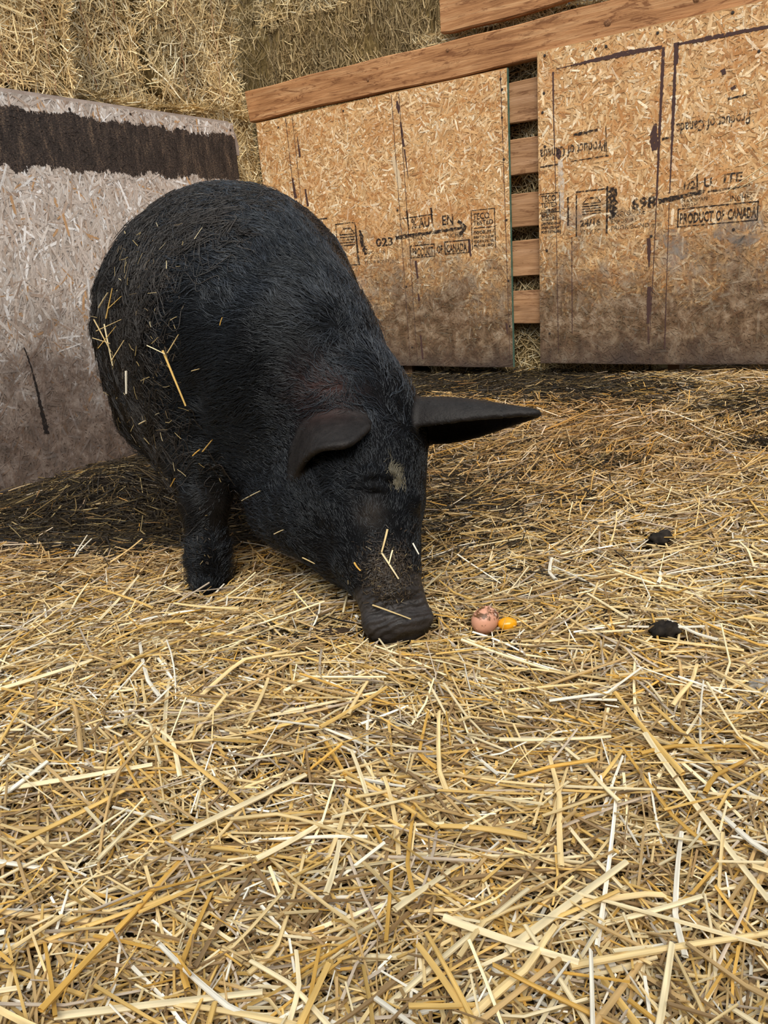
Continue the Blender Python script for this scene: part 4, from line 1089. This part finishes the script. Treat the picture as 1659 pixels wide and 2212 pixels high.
for _ in range(150):
    p, nn = on_pig(hr.normal(330, 75), hr.uniform(470, 1080))
    if 1.45 < p[1] < 2.2: gl.append((p + nn * hr.uniform(.012, .026), nn))
Cg = np.array([g_[0] for g_ in gl]); Ng = np.array([g_[1] for g_ in gl]); k_ = len(gl)
cg = np.array([(.30, .22, .09), (.42, .32, .15), (.14, .10, .05), (.55, .46, .27)])[hr.choice(4, k_, p=[.35, .2, .35, .1])]
vg, fg, cg = stems(Cg, np.cross(Ng, hr.normal(0, 1, (k_, 3))) + Ng * .15, hr.uniform(.006, .030, k_), hr.uniform(.0010, .0022, k_), 2, 4, cg, hr, .15, .3, .6, upv=Ng)
v_, f_, c_ = join([(v_, f_, c_), (vg, fg, cg)])
o = obj('caked_mud_crumbs', mesh_np('caked_mud_crumbs', v_, f_, c_), M_STRAW, pig); o['kind'] = 'stuff'; o['label'] = 'caked mud and chaff'
# ------------------------------------------------------------------ straw bedding
ST = np.array([(.76, .57, .275), (.68, .44, .135), (.50, .33, .14), (.86, .72, .44), (.30, .19, .085), (.93, .87, .72), (.66, .38, .08), (.53, .43, .32)])
STP = np.array([.20, .15, .17, .14, .14, .06, .05, .09])
DK = np.array([(.036, .026, .014), (.020, .015, .010), (.075, .050, .021), (.17, .115, .045), (.36, .27, .12)])
DKP = np.array([.36, .36, .16, .08, .04])

def scatter(n, r, near=1.0):
    out = []
    tot = 0
    while tot < n:
        y = r.uniform(.30, 4.0, n); x = r.uniform(-2.3, 2.3, n)
        df = (FP0[0] - x) * FN[0] + (FP0[1] - y) * FN[1]; dl = (x - LP0[0]) * -LN[0] + (y - LP0[1]) * -LN[1]
        keep = (df > -.14) & (dl > .01) & (np.abs(x) < .50 + .66 * y) & (r.random(n) < np.clip(near / y, .42, 1.0))
        out.append(np.stack([x[keep], y[keep]], 1)); tot += keep.sum()
    return np.concatenate(out)[:n]

def straw_set(n, L, W, nseg, m, zlo, zhi, tilt, seed, near=1.0, bend=.1, kink=.2, dark_gain=1.0, bright=1.0, keepout=True):
    r = np.random.default_rng(seed); P = scatter(n, r, near)
    a = r.uniform(0, 2 * math.pi, n)
    # gentle combing: patches share a direction
    a = np.where(r.random(n) < .35, 1.2 * vnoise(P, 2.0, 71) + r.normal(0, .5, n), a)
    l = r.uniform(L[0], L[1], n) * np.clip(1.25 - .15 * P[:, 1], .7, 1.2); ti = r.normal(0, tilt, n)
    hx, hy = np.cos(a) * l / 2, np.sin(a) * l / 2
    z1 = gz(P[:, 0] - hx, P[:, 1] - hy); z2 = gz(P[:, 0] + hx, P[:, 1] + hy)
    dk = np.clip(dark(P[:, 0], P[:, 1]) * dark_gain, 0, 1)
    lift = r.uniform(zlo, zhi, n) + np.abs(ti) * l * .35
    C = np.stack([P[:, 0], P[:, 1], (z1 + z2) / 2 + lift], 1)
    D = np.stack([np.cos(a), np.sin(a), (z2 - z1) / l + ti], 1)
    c = ST[r.choice(len(ST), n, p=STP)] * r.uniform(.78, 1.18, (n, 1)) * bright
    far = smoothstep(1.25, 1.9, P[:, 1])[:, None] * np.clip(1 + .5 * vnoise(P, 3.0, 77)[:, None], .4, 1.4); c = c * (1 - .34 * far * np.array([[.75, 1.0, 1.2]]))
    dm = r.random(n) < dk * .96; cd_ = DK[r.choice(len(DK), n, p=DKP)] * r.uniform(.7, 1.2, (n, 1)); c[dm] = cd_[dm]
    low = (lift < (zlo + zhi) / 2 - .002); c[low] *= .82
    w = r.uniform(W[0], W[1], n)
    k = np.ones(n, bool)
    if keepout:                                                    # nothing grows through the pig
        for f in (-.45, 0, .45):
            q = C + D * (l * f)[:, None]; ins = ((q > PF.lo) & (q < PF.lo + PF.h * (PF.n - 1))).all(1)
            v = np.ones(n); v[ins] = sample_field(q[ins]); k &= v > .004
        for ctr, rad in ((EGG_XY, .030), (CLOD1, .026), (HOLE_LUMP, .026)): k &= np.linalg.norm((C[:, :2] - ctr) * [1, .8], axis=1) > rad
    return stems(C[k], D[k], l[k], w[k], nseg, m, c[k], r, bend, kink, .5, tipdark=.25)

def gnd(px, py):
    """floor point behind a picture position"""
    r = M_.T @ np.array([px - CX, py - CY, FPX]); z = 0.0
    for _ in range(12):
        t = (z - CAMH) / r[2]; p = r * t + np.array([0, 0, CAMH]); z = float(gz(np.array([p[0]]), np.array([p[1]]))[0])
    return np.array([p[0], p[1], z])
EGG_XY = gnd(1050, 1362)[:2]; CLOD1 = gnd(1435, 1375)[:2]; HOLE_LUMP = gnd(1422, 1172)[:2]

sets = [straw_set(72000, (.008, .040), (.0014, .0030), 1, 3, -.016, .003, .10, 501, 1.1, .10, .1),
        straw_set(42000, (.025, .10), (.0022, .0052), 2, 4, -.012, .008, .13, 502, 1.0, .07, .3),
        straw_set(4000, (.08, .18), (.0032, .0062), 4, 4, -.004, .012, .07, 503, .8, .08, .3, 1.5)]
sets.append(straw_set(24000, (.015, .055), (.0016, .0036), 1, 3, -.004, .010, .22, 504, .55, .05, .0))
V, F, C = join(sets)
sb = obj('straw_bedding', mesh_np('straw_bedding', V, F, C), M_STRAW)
tag(sb, 'loose golden straw bedding spread over the pen floor', 'straw', None, 'stuff')

# the stalks that show largest are things of their own: shared meshes, placed one by one
r = np.random.default_rng(777)
variants = []
for i in range(30):
    L_ = 1.0
    v, f, c = stems(np.zeros((1, 3)), np.array([[1.0, 0, 0]]), np.array([L_]), np.array([0.024 + .012 * r.random()]), 7, 6,
                    (ST[[0, 0, 1, 3, 3, 5, 2, 6][i % 8]] * r.uniform(.9, 1.15))[None], r, .045, .4, .55, tipdark=.2)
    variants.append(mesh_np('straw_stalk', v, f, c))
straight = []
for i in range(8):
    v, f, c = stems(np.zeros((1, 3)), np.array([[1.0, 0, 0]]), np.array([1.0]), np.array([.028]), 4, 5, (ST[[0, 1, 6, 3, 2, 5, 0, 3][i]] * r.uniform(.9, 1.1))[None], r, .02, 0, .55, tipdark=.2)
    straight.append(mesh_np('straw_stalk', v, f, c))
def stalk(p, q, lift, me, label, group, width=None):
    p = np.array(p, float); q = np.array(q, float); d = q - p; L_ = np.linalg.norm(d)
    o = obj('straw_stalk', me, M_STRAW); o.location = (p + q) / 2 + np.array([0, 0, lift])
    o.rotation_mode = 'QUATERNION'; o.rotation_quaternion = Vector(d).to_track_quat('X', 'Z')
    w = (width or .0042) * 1.15 / .028; o.scale = (L_, w, w)
    tag(o, label, 'straw', group); return o
cnt = 0
while cnt < 215:
    y = .42 + 1.0 * r.random() ** 1.6; x = r.uniform(-(.40 + .40 * y), .40 + .40 * y)
    a = r.uniform(0, math.pi); L_ = r.uniform(.08, .21); dx, dy = math.cos(a) * L_ / 2, math.sin(a) * L_ / 2
    t = r.normal(0, .05)
    p = np.array([x - dx, y - dy, float(gz(np.array([x - dx]), np.array([y - dy]))[0]) + .010 - t * L_]); q = np.array([x + dx, y + dy, float(gz(np.array([x + dx]), np.array([y + dy]))[0]) + .010 + t * L_])
    mid = (p + q) / 2
    if np.linalg.norm(mid[:2] - EGG_XY) < .14 or (mid[1] > 1.05 and abs(mid[0] + .05) < .28): continue
    stalk(p, q, .002 + .008 * r.random(), variants[r.integers(30)], 'loose golden straw stalk lying on top of the bedding in the foreground', 'loose straw stalks on the bedding', r.uniform(.0042, .0064)); cnt += 1
# long stalks one can point to
for (a, b, w, la) in (((1390, 1615), (1655, 1985), .0058, 'long pale straw stalk slanting down towards the lower right edge'),
                      ((1525, 1500), (1620, 1670), .0034, 'thin pale straw stalk above the long slanting one at right'),
                      ((1080, 1628), (1320, 1622), .0046, 'pale straw stalk lying level in front of the egg'),
                      ((720, 1795), (940, 1745), .0050, 'broad pale straw stalk lying level in the middle foreground'),
                      ((215, 1890), (330, 1780), .0060, 'broad split straw stalk slanting in the left foreground'),
                      ((960, 2020), (1250, 2120), .0060, 'broad golden straw stalk at the bottom middle'),
                      ((330, 1590), (352, 1680), .0040, 'short white straw stalk pointing up at left'),
                      ((1365, 1385), (1250, 1392), .0050, 'white-ended straw stalk lying left of the black clod'),
                      ((560, 1890), (700, 1810), .0055, 'broad white straw stalk in the left middle foreground')):
    p, q = gnd(*a), gnd(*b)
    stalk(p + [0, 0, .012], q + [0, 0, .012], .008, variants[[3, 4, 11, 12][len(la) % 4]], la, None, w)
# upright pale pair left of the front leg
for (a, b, la) in (((158, 1208), (186, 1148), 'taller of two white straw stalks standing up left of the front leg'), ((165, 1200), (196, 1155), 'shorter of two white straw stalks standing up left of the front leg')):
    p = gnd(*a); q = at(b[0], b[1], p[1] + .01); stalk(p, q, 0, variants[5], la, None, .0042)

# straw caught in the coat
STUCK = [((255, 690), (272, 632), .0040, 1), ((238, 668), (262, 640), .003, 3), ((372, 755), (424, 865), .0045, 1), ((340, 745), (380, 762), .003, 3), ((382, 760), (408, 725), .003, 0), ((298, 798), (302, 845), .0045, 5),
         ((450, 965), (478, 932), .0042, 1), ((425, 978), (445, 960), .0045, 2), ((205, 690), (250, 770), .003, 0), ((215, 745), (255, 720), .0028, 3), ((530, 1080), (572, 1062), .0028, 3), ((502, 1100), (555, 1114), .0034, 3),
         ((835, 1145), (824, 1195), .0032, 0), ((824, 1195), (857, 1252), .0042, 3), ((845, 1190), (838, 1220), .0024, 3), ((885, 1175), (893, 1200), .0030, 5), ((770, 1215), (785, 1232), .0032, 2), ((598, 1150), (622, 1140), .0026, 3),
         ((612, 1175), (618, 1205), .0034, 2), ((660, 1200), (690, 1212), .0028, 0), ((808, 1305), (880, 1340), .0034, 0), ((480, 705), (488, 690), .003, 2), ((323, 908), (340, 900), .003, 3), ((395, 1025), (394, 1050), .0034, 2), ((420, 800), (440, 795), .0025, 0)]
for i, (a, b, w, ci) in enumerate(STUCK):
    (p, n1_), (q, n2_) = on_pig(*a), on_pig(*b)
    if p[1] < 1.04 or q[1] < 1.04 or abs(p[1] - q[1]) > .25: continue
    off = .024 if p[1] > 1.45 else .007
    stalk(p + n1_ * off, q + n2_ * (off + .004), 0, straight[[0, 1, 2, 3, 4, 5][ci]], 'straw stalk stuck in the black coat of the pig', "straw stuck in the pig's coat", w)
for i, (a, b, ya, yb, w) in enumerate((((203, 690), (240, 760), 1.90, 1.86, .0030), ((212, 752), (250, 705), 1.90, 1.84, .0028), ((208, 715), (262, 690), 1.93, 1.84, .0024), ((225, 700), (243, 790), 1.88, 1.83, .0032), ((200, 730), (238, 742), 1.95, 1.87, .0022), ((232, 668), (262, 640), 1.90, 1.84, .0030), ((240, 780), (268, 735), 1.87, 1.80, .0030))):
    yb = on_pig(b[0] + 18, b[1])[0][1] - .035
    stalk(at(*a, yb + (ya - 1.86) * .4), at(*b, yb), 0, straight[i % 4 if i % 4 != 2 else 0], 'straw stalk poking out of the tuft on the rump, against the weathered board', "straw tuft on the pig's rump", w)
# ------------------------------------------------------------------ broken egg
M_SHELL, nt, b = new_mat('brown_eggshell')
tc = N(nt, 'ShaderNodeTexCoord').outputs['Object']
f = noise(nt, mapping(nt, tc, loc=(.37, .11, .05)), 60, 6, .75, .3); sp = N(nt, 'ShaderNodeSeparateXYZ'); nt.links.new(tc, sp.inputs[0])
h_ = math_n(nt, 'ADD', math_n(nt, 'MULTIPLY', sp.outputs[2], 22.0), math_n(nt, 'MULTIPLY', math_n(nt, 'SUBTRACT', f, .5), 2.6))
d_ = ramp(nt, [(0.10, (0, 0, 0)), (0.32, (1, 1, 1))]); nt.links.new(h_, d_.inputs[0])
d2 = ramp(nt, [(0.47, (0, 0, 0)), (0.56, (1, 1, 1))]); nt.links.new(f, d2.inputs[0])
nt.links.new(mixcol(nt, math_n(nt, 'MULTIPLY', d_.outputs[0], d2.outputs[0]), (.66, .33, .215), (.12, .05, .016)), b.inputs['Base Color'])
b.inputs['Roughness'].default_value = .42
M_SHELLIN = mat_plain('eggshell_inside', (.74, .56, .47), .45)
M_YOLK, nt, b = new_mat('egg_yolk'); b.inputs['Base Color'].default_value = (.80, .36, .01, 1); b.inputs['Roughness'].default_value = .12; b.inputs['Specular IOR Level'].default_value = .5
eg = gnd(1050, 1362); egg = empty('broken_egg', (eg[0], eg[1], eg[2] + .0205))
def egg_mesh(name, scale, keep, seed):
    nu, nv = 36, 24; r = np.random.default_rng(seed); V = []; F = []
    ax = norm(np.array([-.55, -.55, -.25])); e1 = norm(np.cross(ax, [0, 0, 1.0])); e2 = np.cross(e1, ax)
    for j in range(nv + 1):
        th = math.pi * j / nv
        for i in range(nu):
            ph = 2 * math.pi * i / nu; rr = math.sin(th) * .0215 * (1 + .10 * math.cos(th))
            V.append(scale * (ax * math.cos(th) * .0265 + e1 * rr * math.cos(ph) + e2 * rr * math.sin(ph)))
    for j in range(nv):
        for i in range(nu):
            q = (j * nu + i, j * nu + (i + 1) % nu, (j + 1) * nu + (i + 1) % nu, (j + 1) * nu + i)
            c = np.mean([V[k] for k in q], axis=0)
            if keep(c, r): F.append(q)
    return mesh_np(name, np.array(V), np.array(F), None, True)
hole = np.array([.016, .006, .012])
kp = lambda c, r: np.linalg.norm(c - hole) > .0125 + .004 * math.sin(c[0] * 900) + .003 * r.random()
so = obj('shell', egg_mesh('shell', 1.0, kp, 3), M_SHELL, egg); md = so.modifiers.new('thickness', 'SOLIDIFY'); md.thickness = .0006
so = obj('membrane', egg_mesh('membrane', .955, lambda c, r: np.linalg.norm(c - hole * .95) > .0085, 4), M_SHELLIN, egg); md = so.modifiers.new('thickness', 'SOLIDIFY'); md.thickness = .0003
for i, (dx, dy, dz, s_, rx, ry) in enumerate(((.010, -.006, .0185, .010, .5, .3), (.017, -.004, .012, .009, .2, 1.1), (.004, .002, .0215, .008, .1, -.2), (.0195, -.008, .003, .008, .1, 1.4))):
    V = np.array([(0, 0, .0012), (-1, -.4, 0), (-.2, -.9, .02 / 10), (.9, -.5, 0), (.8, .6, 0), (-.3, .9, 0)]) * np.array([s_ * .6, s_ * .6, 1])
    o = obj('shell_flake', mesh_np('shell_flake', V, np.array([(0, k, k % 5 + 1) for k in range(1, 6)])), M_SHELL, egg, (dx, dy, dz), (rx, ry, i * .9))
    md = o.modifiers.new('thickness', 'SOLIDIFY'); md.thickness = .0006
tag(egg, 'cracked brown hen egg smeared with dirt, lying on the straw in front of the pig', 'egg')

def lump(name, loc, rad, mat, label, cat, seed, rough=.25, flat=.6, nu=28, nv=18, freq=2.2, rot=0):
    V = []; F = []
    for j in range(nv + 1):
        for i in range(nu):
            th = math.pi * j / nv; ph = 2 * math.pi * i / nu
            V.append((math.sin(th) * math.cos(ph), math.sin(th) * math.sin(ph), math.cos(th)))
    V = np.array(V); k = 1 + rough * vnoise(V + seed, freq, seed) + rough * .5 * vnoise(V + seed, freq * 2.7, seed + 1); V = V * k[:, None] * np.array(rad)
    for j in range(nv):
        for i in range(nu): F.append((j * nu + i, (j + 1) * nu + i, (j + 1) * nu + (i + 1) % nu, j * nu + (i + 1) % nu))
    o = obj(name, mesh_np(name, V, np.array(F), None, True), mat, None, loc, (0, 0, rot)); tag(o, label, cat); return o
yk = gnd(1096, 1360); lump('egg_yolk', (yk[0], yk[1], yk[2] + .011), (.0165, .014, .0105), M_YOLK, 'spilled orange egg yolk beside the cracked egg', 'egg yolk', 5, .05)
p = gnd(1435, 1375); lump('dung_or_hole_lump', (p[0], p[1], p[2] + .010), (.024, .016, .017), M_DUNG, 'flat black clod of dung lying on the straw right of the egg', 'dung', 8, .35)
p = gnd(1422, 1172); lump('dung_or_hole_lump', (p[0], p[1], p[2] + .006), (.026, .018, .016), M_DUNG, 'dark lump standing in for the shaded hole in the straw in the middle distance at right', 'dung', 9, .45)  # black lump added to stand for a dark hole in the straw
p = gnd(715, 1372); lump('dirt_clump', (p[0], p[1], p[2] + .002), (.030, .013, .008), M_DIRT, 'crumbled brown dirt clump in the straw left of the snout', 'dirt', 10, .7, freq=5)
p = gnd(1652, 1492); lump('grey_stone', (p[0], p[1], p[2] + .006), (.022, .016, .012), mat_plain('grey_clump', (.30, .27, .23), .8, .2, 60, (.45, .42, .36)), 'small grey clump at the right picture edge', 'stone', 11, .3)
# eggshell crumbs by the snout
for i, (px_, py_, s_, la) in enumerate(((893, 1378, .011, 'white eggshell crumb right under the snout'), (772, 1345, .009, 'pale eggshell crumb left of the snout, under a straw'))):
    p = gnd(px_, py_); V = np.array([(0, 0, .5), (-1, -.4, 0), (-.2, -.9, .1), (.9, -.5, 0), (.8, .6, .05), (-.3, .9, 0)]) * s_ * .6
    o = obj('eggshell_crumb', mesh_np('eggshell_crumb', V, np.array([(0, k, k % 5 + 1) for k in range(1, 6)])), mat_plain('white_shell', (.72, .70, .64), .5), None, (p[0], p[1], p[2] + .012), (.5, .2, i))
    md = o.modifiers.new('thickness', 'SOLIDIFY'); md.thickness = .0006; tag(o, la, 'eggshell')
# hay stalks hanging into view at the right edge in front of the panel
for (a, b, dy, la) in (((1568, 416), (1659, 352), .05, 'longest of the loose yellow hay wisps across the stamped right panel'), ((1598, 406), (1668, 368), .06, 'second of the loose yellow hay wisps across the stamped right panel'), ((1632, 312), (1668, 292), .05, 'short brown hay wisp high on the stamped right panel at the picture edge')):
    def fence_at(px, py, off):
        r = M_.T @ np.array([px - CX, py - CY, FPX]); t = (FN @ FP0 - off) / (FN @ r[:2]); return r * t + np.array([0, 0, CAMH])
    stalk(fence_at(*a, .024), fence_at(*b, dy), 0, straight[3], la, None, .0045)
